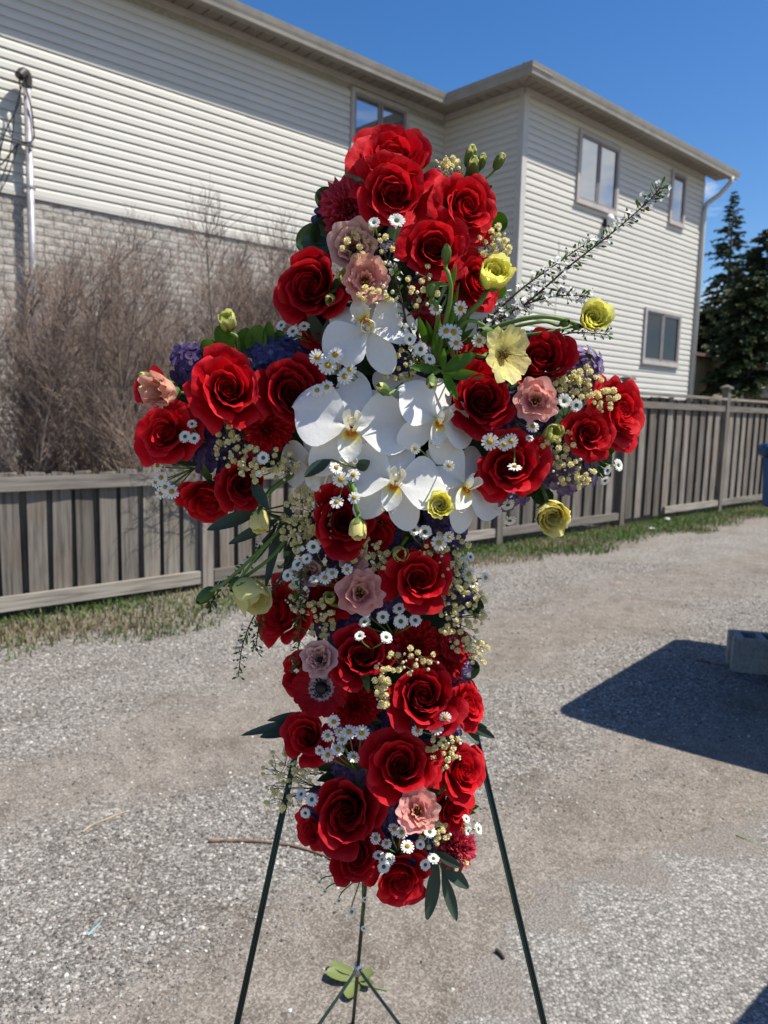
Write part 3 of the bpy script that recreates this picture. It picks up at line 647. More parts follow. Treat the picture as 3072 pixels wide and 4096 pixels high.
# old asphalt pad, lower right, its broken edge running away to the right
epts = spline([(x, y, 0) for x, y in edge], 14); rg = random.Random(3)
ep = [Vector((p.x, p.y, 0)) for p in epts]
V, F, prim = [], [], []
for i, p in enumerate(ep):
    t0 = (ep[min(i + 1, len(ep) - 1)] - ep[max(i - 1, 0)]).normalized(); nn = Vector((0.62, -0.78, 0))
    jit = 0.014 * math.sin(i * 1.7) + 0.012 * math.sin(i * 0.63 + 1) + rg.uniform(-.008, .008)
    for j in range(25):
        c = p + nn * (jit * (1 - j / 24) + 6.5 * (j / 24) ** 2)
        V.append((c.x, c.y, hgt(c.x, c.y) + min(0.006, -0.003 + 6.5 * (j / 24) ** 2 * 0.05))); prim.append(math.exp(-(6.5 * (j / 24) ** 2 / (0.16 + 0.08 * math.sin(i * 0.4))) ** 2))
F = grid_faces(25, len(ep))
obj('pavement', mesh('pavement', V, [f[::-1] for f in F], asphalt_mat(), True, prim), kind='structure')

# loose gravel: stones scattered by geometry nodes over the part of the lane one can see
def stone_mat():
    m, n, l, out = newmat('gravel_stone')
    oi = n.new('ShaderNodeObjectInfo')
    c = ramp(n, l, oi.outputs['Random'], [(0.0, (0.07, 0.062, 0.055)), (0.25, (0.19, 0.178, 0.162)), (0.5, (0.31, 0.292, 0.266)), (0.72, (0.32, 0.27, 0.228)), (0.88, (0.46, 0.437, 0.40)), (1.0, (0.66, 0.635, 0.58))])
    tc = n.new('ShaderNodeTexCoord'); no = N(n, 'TexNoise', i_Scale=3.0, i_Detail=3.0); l.new(tc.outputs['Object'], no.inputs['Vector'])
    c = mixc(n, l, 1.0, c, ramp(n, l, no.outputs['Fac'], [(0.3, (0.75, 0.75, 0.75)), (0.7, (1.1, 1.1, 1.1))]), 'MULTIPLY')
    p = N(n, 'BsdfPrincipled', i_Roughness=0.85); p.inputs['Specular IOR Level'].default_value = 0.25; l.new(c, p.inputs['Base Color']); l.new(p.outputs[0], out.inputs['Surface'])
    return m
SM = stone_mat()
def stone(seed):
    rg = random.Random(seed); b = MB(); b.ball((0, 0, 0), 0.5, 6, 4, (1.0, rg.uniform(.6, .9), rg.uniform(.35, .5)))
    b.V = [Vector((v.x * rg.uniform(.6, 1.3), v.y * rg.uniform(.6, 1.3), v.z * rg.uniform(.8, 1.15))) for v in b.V]
    return b.mesh('stone', SM, smooth=False)
stones = [bpy.data.objects.new('stone_source', stone(i)) for i in range(3)]
def scatter(name, V, F, dens, smin, smax, seed, nscale, lo, hi, label):
    o = obj(name, mesh(name, V, F, None, True, [(1.0 if 'pavement' in name else gravelly(v[0], v[1])) for v in V]), kind='stuff', label=label, cat='gravel')
    ng = bpy.data.node_groups.new(name, 'GeometryNodeTree')
    ng.interface.new_socket('Geometry', in_out='INPUT', socket_type='NodeSocketGeometry'); ng.interface.new_socket('Geometry', in_out='OUTPUT', socket_type='NodeSocketGeometry')
    n, l = ng.nodes, ng.links
    gi, go = n.new('NodeGroupInput'), n.new('NodeGroupOutput')
    dp = n.new('GeometryNodeDistributePointsOnFaces'); dp.inputs['Seed'].default_value = seed
    pos = n.new('GeometryNodeInputPosition'); no = n.new('ShaderNodeTexNoise'); no.inputs['Scale'].default_value = nscale; no.inputs['Detail'].default_value = 3
    l.new(pos.outputs[0], no.inputs['Vector'])
    mr = n.new('ShaderNodeMapRange'); mr.inputs[1].default_value = lo; mr.inputs[2].default_value = hi; mr.inputs[3].default_value = dens * 0.3; mr.inputs[4].default_value = dens
    l.new(no.outputs['Fac'], mr.inputs[0])
    na = n.new('GeometryNodeInputNamedAttribute'); na.data_type = 'FLOAT'; na.inputs['Name'].default_value = 'rim'
    mm = n.new('ShaderNodeMath'); mm.operation = 'MULTIPLY'; l.new(mr.outputs[0], mm.inputs[0]); ml = n.new('ShaderNodeMath'); ml.operation = 'MULTIPLY_ADD'; ml.inputs[1].default_value = 0.97; ml.inputs[2].default_value = 0.03; l.new(na.outputs[0], ml.inputs[0]); l.new(ml.outputs[0], mm.inputs[1]); l.new(mm.outputs[0], dp.inputs['Density'])
    l.new(gi.outputs[0], dp.inputs['Mesh'])
    jo = n.new('GeometryNodeJoinGeometry')
    for s in stones:
        oi = n.new('GeometryNodeObjectInfo'); oi.inputs['Object'].default_value = s; oi.inputs['As Instance'].default_value = True
        l.new(oi.outputs['Geometry'], jo.inputs[0])
    ip = n.new('GeometryNodeInstanceOnPoints'); ip.inputs['Pick Instance'].default_value = True
    l.new(dp.outputs['Points'], ip.inputs['Points']); l.new(jo.outputs[0], ip.inputs['Instance'])
    rr = n.new('FunctionNodeRandomValue'); rr.data_type = 'FLOAT_VECTOR'; rr.inputs[0].default_value = (-.35, -.35, 0); rr.inputs[1].default_value = (.35, .35, 6.28)
    l.new(rr.outputs[0], ip.inputs['Rotation'])
    rs = n.new('FunctionNodeRandomValue'); rs.data_type = 'FLOAT'; rs.inputs['Min'].default_value = 0; rs.inputs['Max'].default_value = 1; rs.inputs['Seed'].default_value = 5
    pw = n.new('ShaderNodeMath'); pw.operation = 'POWER'; pw.inputs[1].default_value = 2.6; l.new(rs.outputs[1], pw.inputs[0])
    ms = n.new('ShaderNodeMapRange'); ms.inputs[3].default_value = smin; ms.inputs[4].default_value = smax; l.new(pw.outputs[0], ms.inputs[0])
    l.new(ms.outputs[0], ip.inputs['Scale'])
    l.new(ip.outputs[0], go.inputs[0])
    md = o.modifiers.new('scatter', 'NODES'); md.node_group = ng
    return o
def patch(x0f, y0, y1, n=40):
    V = []
    for j in range(n + 1):
        y = lerp(y0, y1, j / n); xl, xr = x0f(y)
        for i in range(n + 1):
            x = lerp(xl, xr, i / n); V.append((x, y, hgt(x, y) + 0.001))
    return V, grid_faces(n + 1, n + 1)
def lane_right(y):       # the gravel ends where the pad begins
    xs = [p.x for p in ep]; ys = [p.y for p in ep]
    return float(np.interp(y, ys, xs)) + 0.06
V, F = patch(lambda y: (-0.62 * y - 0.1, min(0.62 * y, lane_right(y))), 1.35, 3.0)
scatter('gravel_near', V, F, 18000, 0.0025, 0.014, 1, 2.1, 0.44, 0.60, 'grey and brown loose gravel on the lane round the easel')
V, F = patch(lambda y: (-0.60 * y, min(0.60 * y, lane_right(y))), 3.0, 7.5)
scatter('gravel_far', V, F, 6000, 0.0035, 0.018, 2, 0.9, 0.44, 0.58, 'pale loose gravel along the lane towards the fence')
V, F = patch(lambda y: (lane_right(y) - 0.02, 0.62 * y + 0.1), 1.35, 3.4)
scatter('gravel_on_pavement', V, F, 900, 0.003, 0.012, 4, 2.0, 0.3, 0.7, 'fine pale grit lying on the old asphalt')

# ---- grass verge along the fence
def grass(name, n, a0, a1, b0, b1, h0, h1, seed, label, edge=True):
    rg = np.random.default_rng(seed)
    a = rg.uniform(a0, a1, n); t = rg.random(n)
    b = b0 + (b1 - b0) * t
    if edge:
        lim = b1 * 0 + (0.62 + 0.38 * (0.5 + 0.5 * np.sin(a * 1.7 + 1.3 * np.sin(a * 0.6))) * (0.6 + 0.4 * np.sin(a * 5.1)))
        keep = (t < lim * (0.75 + 0.5 * rg.random(n)))
        a, b = a[keep], b[keep]; n = len(a)
    P = np.stack([C0.x + a * D1.x + b * D2.x, C0.y + a * D1.y + b * D2.y, np.zeros(n)], 1)
    h = rg.uniform(h0, h1, n) * (0.6 + 0.8 * rg.random(n)); q = rg.uniform(0, 2 * np.pi, n); ln = rg.uniform(0.1, 1.1, n)
    w = rg.uniform(0.003, 0.0055, n)
    dx, dy = np.cos(q), np.sin(q)
    base1 = P + np.stack([-dy * w, dx * w, 0 * w], 1); base2 = P - np.stack([-dy * w, dx * w, 0 * w], 1)
    mid = P + np.stack([dx * h * ln * .35, dy * h * ln * .35, h * .62], 1)
    m1 = mid + np.stack([-dy * w * .8, dx * w * .8, 0 * w], 1); m2 = mid - np.stack([-dy * w * .8, dx * w * .8, 0 * w], 1)
    tip = P + np.stack([dx * h * ln, dy * h * ln, h * (1.0 - 0.3 * ln)], 1)
    V = np.stack([base1, base2, m2, m1, tip], 1).reshape(-1, 3)
    i = np.arange(n) * 5
    F = [(int(k), int(k) + 1, int(k) + 2, int(k) + 3) for k in i] + [(int(k) + 3, int(k) + 2, int(k) + 4) for k in i]
    green = np.clip(0.5 + 0.5 * np.sin(a * 2.3) * np.sin(b * 5 + a) + rg.normal(0, .28, n) + 0.26 * (a > -3) + 0.06, 0, 1)
    return obj(name, mesh(name, V, F, MT['grass'], True, np.repeat(green, 5)), kind='stuff', label=label, cat='grass')
MT['grass'] = petal_mat('grass_blades', [(0.0, (0.26, 0.21, 0.12)), (0.45, (0.21, 0.19, 0.09)), (0.58, (0.095, 0.14, 0.030)), (1.0, (0.075, 0.145, 0.022))], trans=0.25, rough=0.6, bump=0, nscale=2, spec=0.3)
grass('grass_verge', 52000, -9.5, 8.5, -2.0, -3.05, 0.02, 0.07, 5, 'patchy green and straw grass along the foot of the fence')
grass('grass_yard', 15000, -9.5, 8.0, -2.02, 0.4, 0.05, 0.14, 6, 'longer green grass behind the fence, seen through its gaps', edge=False)

# ---- house
def siding_mat():
    m, n, l, out = newmat('vinyl_siding')
    tc = n.new('ShaderNodeTexCoord')
    mp = N(n, 'Mapping'); mp.inputs['Scale'].default_value = (0.6, 1, 6); l.new(tc.outputs['Object'], mp.inputs['Vector'])
    no = N(n, 'TexNoise', i_Scale=3.0, i_Detail=6.0, i_Roughness=0.65); l.new(mp.outputs[0], no.inputs['Vector'])
    c = ramp(n, l, no.outputs['Fac'], [(0.3, (0.545, 0.522, 0.462)), (0.7, (0.605, 0.580, 0.518))])
    c = objvar(n, l, c, 0.96, 1.03)
    p = N(n, 'BsdfPrincipled', i_Roughness=0.55); p.inputs['Specular IOR Level'].default_value = 0.3; l.new(c, p.inputs['Base Color'])
    b = N(n, 'Bump', i_Strength=0.08, i_Distance=0.01); l.new(no.outputs['Fac'], b.inputs['Height']); l.new(b.outputs[0], p.inputs['Normal'])
    l.new(p.outputs[0], out.inputs['Surface']); return m
MT['siding'] = siding_mat()
MT['trim'] = plain('house_trim', (0.50, 0.48, 0.435), 0.5, nscale=8, namp=0.08)
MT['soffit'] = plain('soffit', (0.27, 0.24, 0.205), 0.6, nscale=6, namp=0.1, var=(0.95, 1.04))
MT['gutter'] = plain('gutter_metal', (0.30, 0.27, 0.225), 0.45, nscale=5, namp=0.14)
MT['shingle'] = plain('roof_shingle', (0.10, 0.085, 0.075), 0.9, nscale=30, namp=0.4, bump=0.4)
MT['brick'] = None
def brick_mat(name, lo=0.85, hi=1.1):
    m, n, l, out = newmat(name)
    tc = n.new('ShaderNodeTexCoord'); oi = n.new('ShaderNodeObjectInfo')
    ad = N(n, 'VectorMath', operation='MULTIPLY_ADD'); ad.inputs[1].default_value = (1, 1, 1)
    cb = N(n, 'CombineXYZ'); ml = N(n, 'Math', operation='MULTIPLY'); ml.inputs[1].default_value = 37.0; l.new(oi.outputs['Random'], ml.inputs[0])
    for i in range(3): l.new(ml.outputs[0], cb.inputs[i])
    l.new(tc.outputs['Object'], ad.inputs[0]); l.new(cb.outputs[0], ad.inputs[2])
    no = N(n, 'TexNoise', i_Scale=26.0, i_Detail=5.0, i_Roughness=0.62); l.new(ad.outputs[0], no.inputs['Vector'])
    c = ramp(n, l, no.outputs['Fac'], [(0.34, (0.22, 0.185, 0.155)), (0.43, (0.36, 0.322, 0.282)), (0.52, (0.455, 0.415, 0.37)), (0.8, (0.49, 0.45, 0.40))])
    c = objvar(n, l, c, lo, hi, 0.01)
    p = N(n, 'BsdfPrincipled', i_Roughness=0.9); p.inputs['Specular IOR Level'].default_value = 0.2; l.new(c, p.inputs['Base Color'])
    b = N(n, 'Bump', i_Strength=0.5, i_Distance=0.008); l.new(no.outputs['Fac'], b.inputs['Height']); l.new(b.outputs[0], p.inputs['Normal'])
    l.new(p.outputs[0], out.inputs['Surface']); return m
MT['brick'] = brick_mat('rock_face_brick')
MT['mortar'] = plain('mortar', (0.34, 0.32, 0.265), 0.95, nscale=40, namp=0.2)
MT['wframe'] = plain('window_frame', (0.42, 0.375, 0.345), 0.5, nscale=9, namp=0.1)
MT['wsash'] = plain('window_sash', (0.24, 0.215, 0.20), 0.5, nscale=9, namp=0.1)
def glass_mat(name, inner, refl=0.42):
    m, n, l, out = newmat(name)
    d = N(n, 'BsdfPrincipled', i_Roughness=0.7); d.inputs['Base Color'].default_value = (*inner, 1); d.inputs['Specular IOR Level'].default_value = 0.1
    g = N(n, 'BsdfGlossy', i_Roughness=0.015); g.inputs['Color'].default_value = (0.92, 0.96, 1, 1)
    tc = n.new('ShaderNodeTexCoord'); no = N(n, 'TexNoise', i_Scale=2.0, i_Detail=1.0); l.new(tc.outputs['Object'], no.inputs['Vector'])
    b = N(n, 'Bump', i_Strength=0.04, i_Distance=0.02); l.new(no.outputs['Fac'], b.inputs['Height']); l.new(b.outputs[0], g.inputs['Normal'])
    mx = n.new('ShaderNodeMixShader'); mx.inputs[0].default_value = refl
    l.new(d.outputs[0], mx.inputs[1]); l.new(g.outputs[0], mx.inputs[2]); l.new(mx.outputs[0], out.inputs['Surface']); return m
MT['glass'] = glass_mat('window_glass', (0.03, 0.035, 0.04))
MT['glass_dim'] = glass_mat('window_glass_screened', (0.014, 0.015, 0.018), 0.07)

S_, G_, GB_, BR_ = 1.4 + 4.4 * K, 1.4 + 4.4652 * K, 1.4 + 4.3327 * K, 1.4 + 2.0438 * K
BW, LW, OV = 1.4764 * K, 5.285 * K, 0.4601 * K
AL = -10.5                                           # far end of the left wall, out of view
house = empty('house', HM, 'two storey house with cream vinyl siding above grey brick', 'house')
def hpart(name, me, M=None, parent=None, kind=None):
    o = link(bpy.data.objects.new(name, me), parent or house)
    if M is not None: o.matrix_basis = M
    if kind: o['kind'] = kind
    return o
# solid walls behind the cladding
b = MB()
b.box(((AL) / 2, BW + 3.0, S_ / 2 + 0.05), (-AL, 6.0 - 0.002, S_ + 0.1)); b.box((LW / 2, 4.0, S_ / 2 + 0.05), (LW, 8.0, S_ + 0.1))
hpart('wall', b.mesh('house_wall', MT['mortar'], smooth=False))
EXP = 0.0998
def plank_mesh(L):
    prof = [(0.0, 0.0), (-0.020, 0.0), (-0.0225, 0.004), (-0.0195, 0.060), (-0.0035, EXP), (0.0, EXP)]
    V = [(x, y, z) for x in (0, L) for y, z in prof]; n = len(prof)
    F = [(i, i + 1, n + i + 1, n + i) for i in range(n - 1)] + [tuple(range(n))[::-1], tuple(range(n, 2 * n))]
    me = mesh('siding_board', V, F, MT['siding'], smooth=False); return me
pl_left, pl_right, pl_jog = plank_mesh(3.66), plank_mesh(LW - 0.10), plank_mesh(BW - 0.10)
rgs = random.Random(5)
z = BR_ + 0.03
while z + EXP < S_ - 0.09:
    x1 = -0.012; Lb = rgs.choice((1.2, 2.1, 2.9, 3.66)); k_ = 0
    while x1 > -8.3:
        hpart('siding_board', pl_left, Matrix.Translation((x1 - Lb, BW - 0.002 - 0.0012 * (k_ % 2), z + rgs.uniform(-.0012, .0012))) @ Matrix.Diagonal((Lb / 3.66, 1, 1, 1)) @ Matrix.Rotation(rgs.uniform(-.0004, .0004), 4, 'Y')); x1 -= Lb - 0.02; Lb = 3.66; k_ += 1
    z += EXP
z = S_ - 0.095 - EXP
while z > 0.35:
    hpart('siding_board', pl_right, Matrix.Translation((0.088, -0.002, z)))
    hpart('siding_board', pl_jog, Matrix.Translation((0.002, 0.0, z)) @ Matrix(((0, 1, 0, -0.004), (-1, 0, 0, BW - 0.012), (0, 0, 1, 0), (0, 0, 0, 1))))
    z -= EXP
b = MB(); b.box((AL / 2 - 0.01, BW - 0.012, S_ - 0.045), (-AL - 0.03, 0.02, 0.09)); hpart('frieze_board', b.mesh('frieze_board', MT['trim'], smooth=False))
b = MB(); b.box((LW / 2, -0.012, S_ - 0.045), (LW, 0.02, 0.09)); hpart('frieze_board', b.mesh('frieze_board', MT['trim'], smooth=False))
b = MB(); b.box((-0.012, BW / 2 - 0.012, S_ - 0.045), (0.02, BW - 0.03, 0.09)); hpart('frieze_board', b.mesh('frieze_board', MT['trim'], smooth=False))
for (x, y, dx, dy) in ((0.028, -0.012, 0.115, 0.028), (LW - 0.03, -0.012, 0.10, 0.028), (-0.012, 0.045, 0.028, 0.085), (-0.014, BW - 0.018, 0.035, 0.03)):
    b = MB(); b.box((x, y, (S_ - 0.092) / 2), (dx, dy, S_ - 0.092)); hpart('corner_post', b.mesh('corner_post', MT['trim'], smooth=False))
b = MB(); b.box((AL / 2, BW - 0.016, BR_ + 0.012), (-AL - 0.03, 0.032, 0.034)); hpart('starter_strip', b.mesh('starter_strip', MT['trim'], smooth=False))
# bricks of the ground floor
BLN, BHT, CRS = 0.200, 0.0775, 0.0880
def brick_shape(seed):
    rg = random.Random(seed); V = []; nx, nz = 5, 3
    for k in range(nz):
        for i in range(nx):
            e = (i in (0, nx - 1)) or (k in (0, nz - 1))
            V.append((BLN * i / (nx - 1), -(0.003 if e else 0.006 + rg.uniform(-.002, .003)), BHT * k / (nz - 1)))
    F = grid_faces(nx, nz); n = len(V)
    V += [(0, 0.03, 0), (BLN, 0.03, 0), (BLN, 0.03, BHT), (0, 0.03, BHT)]
    F = [f for f in F]
    F += [tuple([n, n + 1] + list(range(nx - 1, -1, -1))), tuple([n + 2, n + 3] + list(range((nz - 1) * nx, nz * nx))), (n + 3, n, 0, nx, 2 * nx), (n + 1, n + 2, 3 * nx - 1, 2 * nx - 1, nx - 1)]
    return V, F
bshapes = [brick_shape(i) for i in range(8)]
bmesh_ = [mesh('brick', V, F, MT['brick'], smooth=False) for V, F in bshapes]
spots = []; row = 0; z = BR_ - 0.095
while z > 0.05:
    a = AL + (row % 2) * 0.105
    while a < -0.25: spots.append((a, z)); a += BLN + 0.0105
    z -= CRS; row += 1
def px_of(P):
    d = P - CAMP; w = d.dot(_fw); return (829.5 + d.dot(_rt) / w * FPX * 0.54, 1106 - d.dot(_up) / w * FPX * 0.54, w)
near = []; rest = []
for s_ in spots:
    x, y, w = px_of(HM @ Vector((s_[0] + 0.1, BW, s_[1])))
    seen = -25 < x < 640 and y < 700 and not (x > 300 and y > 640)
    (near if seen else rest).append((w, s_))
near.sort(); rest += near[300:]; near = near[:300]; rg = random.Random(8)
for w, (a, z) in near: hpart('brick', rg.choice(bmesh_), Matrix.Translation((a, BW - 0.004 + rg.uniform(-.003, .003), z)) @ Matrix.Rotation(rg.uniform(-.006, .006), 4, 'Y'))
b = MB()
for w, (a, z) in rest:
    if a < -7.9: continue
    V, F = rg.choice(bshapes); b.add(V, F, None, Matrix.Translation((a, BW - 0.004, z)))
hpart('brickwork', b.mesh('brickwork', MT['brick'], smooth=False), kind='stuff')
# eaves: soffit panels, fascia with gutter, roof
def soffit_panel(w, d):
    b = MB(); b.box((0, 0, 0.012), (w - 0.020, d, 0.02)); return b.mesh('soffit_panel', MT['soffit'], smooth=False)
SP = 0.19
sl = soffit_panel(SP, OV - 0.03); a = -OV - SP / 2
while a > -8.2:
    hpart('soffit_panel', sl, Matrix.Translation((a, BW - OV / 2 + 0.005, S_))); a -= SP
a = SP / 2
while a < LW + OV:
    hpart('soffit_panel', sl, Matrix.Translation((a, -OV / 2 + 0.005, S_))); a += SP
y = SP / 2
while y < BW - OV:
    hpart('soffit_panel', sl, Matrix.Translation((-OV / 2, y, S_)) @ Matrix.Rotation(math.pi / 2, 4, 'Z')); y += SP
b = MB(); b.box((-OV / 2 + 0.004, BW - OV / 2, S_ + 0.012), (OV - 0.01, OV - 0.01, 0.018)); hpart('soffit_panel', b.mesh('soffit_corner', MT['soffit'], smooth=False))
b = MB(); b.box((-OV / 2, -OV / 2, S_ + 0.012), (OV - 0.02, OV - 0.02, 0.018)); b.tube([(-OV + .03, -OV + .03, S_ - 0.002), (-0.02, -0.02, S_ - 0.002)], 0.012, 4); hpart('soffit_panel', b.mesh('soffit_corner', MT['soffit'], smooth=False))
GH = G_ - GB_
def gutter(name, pts):
    """sweep of an ogee gutter along the eave; pts are (a, b, outward normal a, b) on the outer lip line"""
    prof = [(0.10, GH), (0.0, GH), (0.004, GH - 0.018), (0.016, GH * 0.55), (0.03, GH * 0.28), (0.036, 0.0), (0.10, 0.0)]
    V = []
    for (a, bb, na, nb) in pts:
        for (i, zz) in prof: V.append((a - na * i, bb - nb * i, GB_ + zz))
    n = len(prof); F = []
    for k in range(len(pts) - 1):
        for i in range(n): F.append((k * n + i, k * n + (i + 1) % n, (k + 1) * n + (i + 1) % n, (k + 1) * n + i))
    F.append(tuple(range(n))); F.append(tuple(range((len(pts) - 1) * n, len(pts) * n))[::-1])
    return hpart(name, mesh(name, V, F, MT['gutter'], smooth=False))
gutter('gutter', [(AL, BW - OV, 0, -1), (-OV, BW - OV, -1, -1)])
gutter('gutter', [(-OV, BW - OV, -1, -1), (-OV, -OV, -1, -1)])
gutter('gutter', [(-OV, -OV, -1, -1), (LW + OV, -OV, 1, -1)])
# roof planes with shingle courses stepping up
def roof_plane(p0, p1, up, n, name='roof'):
    """courses of shingles from the eave p0-p1 upwards"""
    for k in range(n):
        q0, q1 = Vector(p0) + Vector(up) * k, Vector(p1) + Vector(up) * k
        n_ = (q1 - q0).cross(Vector(up)).normalized()
        if n_.z < 0: n_ = -n_
        V = [q0, q1, q1 + Vector(up) * 1.02, q0 + Vector(up) * 1.02]; V = [v + n_ * (0.014 if i < 2 else 0.003) for i, v in enumerate(V)] + [v - n_ * 0.01 for v in V]
        yield V
b = MB(); RZ = G_ - 0.040; sl_ = 0.36
for V in roof_plane((AL, BW - OV + .015, RZ), (2.5, BW - OV + .015, RZ), (0, 0.16, 0.16 * sl_), 26): b.add(V, [(0, 1, 2, 3), (0, 4, 5, 1), (0, 3, 7, 4), (1, 5, 6, 2)])
for k in range(22):
    i0 = 0.16 * k
    for V in roof_plane((-OV + .015 + i0, -OV + .015 + i0, RZ + i0 * sl_), (LW + OV - i0, -OV + .015 + i0, RZ + i0 * sl_), (0, 0.16, 0.16 * sl_), 1): b.add(V, [(0, 1, 2, 3), (0, 4, 5, 1), (0, 3, 7, 4), (1, 5, 6, 2)])
    for V in roof_plane((-OV + .015 + i0, -OV + .015 + i0, RZ + i0 * sl_), (-OV + .015 + i0, BW - OV + .015 + i0, RZ + i0 * sl_), (0.16, 0, 0.16 * sl_), 1): b.add(V, [(0, 1, 2, 3), (0, 4, 5, 1), (0, 3, 7, 4), (1, 5, 6, 2)])
hpart('roof', b.mesh('roof', MT['shingle'], smooth=False))
b = MB(); b.box((AL / 2 - OV / 2 - .05, BW - OV + 0.13, GB_ + 0.07), (-AL - OV - .2, 0.03, 0.14)); b.box((LW / 2, -OV + 0.13, GB_ + 0.07), (LW + 2 * OV - 0.3, 0.03, 0.14)); b.box((-OV + .13, BW / 2 - OV, GB_ + 0.07), (0.03, BW - .3, 0.14))
hpart('fascia', b.mesh('fascia', MT['gutter'], smooth=False))
# downspout at the right end
b = MB()
pts = [(LW + 0.24, -OV + 0.06, GB_ + 0.02), (LW + 0.24, -OV + 0.07, GB_ - 0.07), (LW + 0.16, -0.26, GB_ - 0.28), (LW + 0.02, -0.075, GB_ - 0.46), (LW - 0.0, -0.055, GB_ - 0.62), (LW - 0.0, -0.055, 0.25)]
b.tube(pts, 0.045, 8); hpart('downspout', b.mesh('downspout', MT['trim']))
# windows
def window(a0, a1, z0, z1, yb, panes, mat='glass', split=0.5, glass2=None):
    F_ = 0.055; b = MB()
    y = yb - 0.03
    for (cx, cz, w, h) in (((a0 + a1) / 2, z1 - F_ / 2, a1 - a0, F_), ((a0 + a1) / 2, z0 + F_ / 2, a1 - a0, F_), (a0 + F_ / 2, (z0 + z1) / 2, F_, z1 - z0 - 2 * F_), (a1 - F_ / 2, (z0 + z1) / 2, F_, z1 - z0 - 2 * F_)):
        b.box((cx, y, cz), (w, 0.055, h))
    b.box(((a0 + a1) / 2, yb - 0.042, z0 - 0.012), (a1 - a0 + 0.05, 0.07, 0.024))
    w = hpart('window', b.mesh('window', MT['wframe'], smooth=False))
    i0, i1, j0, j1 = a0 + F_, a1 - F_, z0 + F_, z1 - F_
    cuts = [i0] + ([lerp(i0, i1, split)] if panes == 2 else []) + [i1]
    for k in range(len(cuts) - 1):
        c0, c1 = cuts[k] + 0.003, cuts[k + 1] - 0.003; SH = 0.038; s = MB()
        ys = yb - 0.022 - 0.008 * k
        for (cx, cz, ww, hh) in (((c0 + c1) / 2, j1 - SH / 2, c1 - c0, SH), ((c0 + c1) / 2, j0 + SH / 2, c1 - c0, SH), (c0 + SH / 2, (j0 + j1) / 2, SH, j1 - j0 - 2 * SH), (c1 - SH / 2, (j0 + j1) / 2, SH, j1 - j0 - 2 * SH)):
            s.box((cx, ys, cz), (ww, 0.035, hh))
        hpart('sash', s.mesh('sash', MT['wsash'], smooth=False), parent=w)
        g = MB(); g.box(((c0 + c1) / 2, yb - 0.024, (j0 + j1) / 2), (c1 - c0 - 2 * SH, 0.008, j1 - j0 - 2 * SH))
        hpart('pane', g.mesh('pane', MT[(glass2 if (k and glass2) else mat)], smooth=False), parent=w)
window(1.2633 * K, 2.382 * K, 1.4 + 3.1692 * K, 1.4 + 4.1738 * K, 0, 2)
window(4.0468 * K, 4.5696 * K, 1.4 + 3.3674 * K, 1.4 + 4.2459 * K, 0, 1)
window(3.4611 * K, 4.7302 * K, 1.4 + 0.9707 * K, 1.4 + 1.8895 * K, 0, 2, 'glass_dim')
window(-1.8378 * K, -0.7841 * K, 1.4 + 3.17 * K, 1.4 + 4.2745 * K, BW, 2)
# wall lamp with its bent arm and a cable running down the siding
p = hb(1303, 490, 0)
b = MB(); b.box((p.x, -0.03, p.z + 0.05), (0.09, 0.05, 0.12)); b.tube(spline([(p.x, -0.05, p.z + 0.06), (p.x + 0.03, -0.16, p.z + 0.13), (p.x + 0.10, -0.20, p.z + 0.08), (p.x + 0.14, -0.16, p.z - 0.03)], 5), 0.012, 6)
lamp = hpart('wall_lamp', b.mesh('wall_lamp', plain('lamp_black', (0.02, 0.02, 0.022), 0.4)))
b = MB(); b.tube([(p.x + 0.02, -0.10, p.z + 0.16), (p.x - 0.03, -0.17, p.z + 0.03)], 0.05, 10, 0.075); hpart('lamp_shade', b.mesh('lamp_shade', plain('lamp_white', (0.7, 0.7, 0.7), 0.3)), parent=lamp)
p = hb(1205, 520, 0); b = MB(); b.tube(spline([(p.x, -0.022, p.z + 0.02), (p.x + 0.02, -0.024, p.z - 0.5), (p.x - 0.01, -0.022, p.z - 1.4), (p.x, -0.024, 0.5)], 6), 0.005, 5); hpart('cable', b.mesh('wall_cable', plain('cable_grey', (0.25, 0.25, 0.25), 0.5)))

# service mast with cables on the left wall
ma = -5.9958 * K; mz = 1.4 + 3.1098 * K
mast = empty('service_mast', HM @ Matrix.Translation((ma, BW - 0.12, 0)), 'grey metal service mast with loose cables on the brick wall', 'mast')
MT['mast'] = plain('mast_metal', (0.36, 0.345, 0.36), 0.5, metallic=0.3, nscale=14, namp=0.25)
b = MB(); b.tube([(0, 0, 0.0), (0, 0, mz - 0.06)], 0.038, 12); link(bpy.data.objects.new('pipe', b.mesh('mast_pipe', MT['mast'])), mast)
b = MB(); b.tube(spline([(0, 0, mz - 0.07), (0, -0.01, mz + 0.03), (-0.04, -0.03, mz + 0.06), (-0.09, -0.05, mz + 0.0)], 5), 0.046, 10, 0.05); link(bpy.data.objects.new('weather_head', b.mesh('weather_head', plain('mast_dark', (0.05, 0.04, 0.04), 0.5))), mast)
for zc in (mz - 0.62, mz - 1.05, mz - 1.95):
    b = MB(); b.tube([(0, 0, zc - 0.012), (0, 0, zc + 0.012)], 0.046, 12); b.box((0.0, 0.05, zc), (0.13, 0.05, 0.02)); link(bpy.data.objects.new('bracket', b.mesh('mast_bracket', MT['mast'], smooth=False)), mast)
MT['cable'] = plain('cable_black', (0.025, 0.022, 0.022), 0.5)
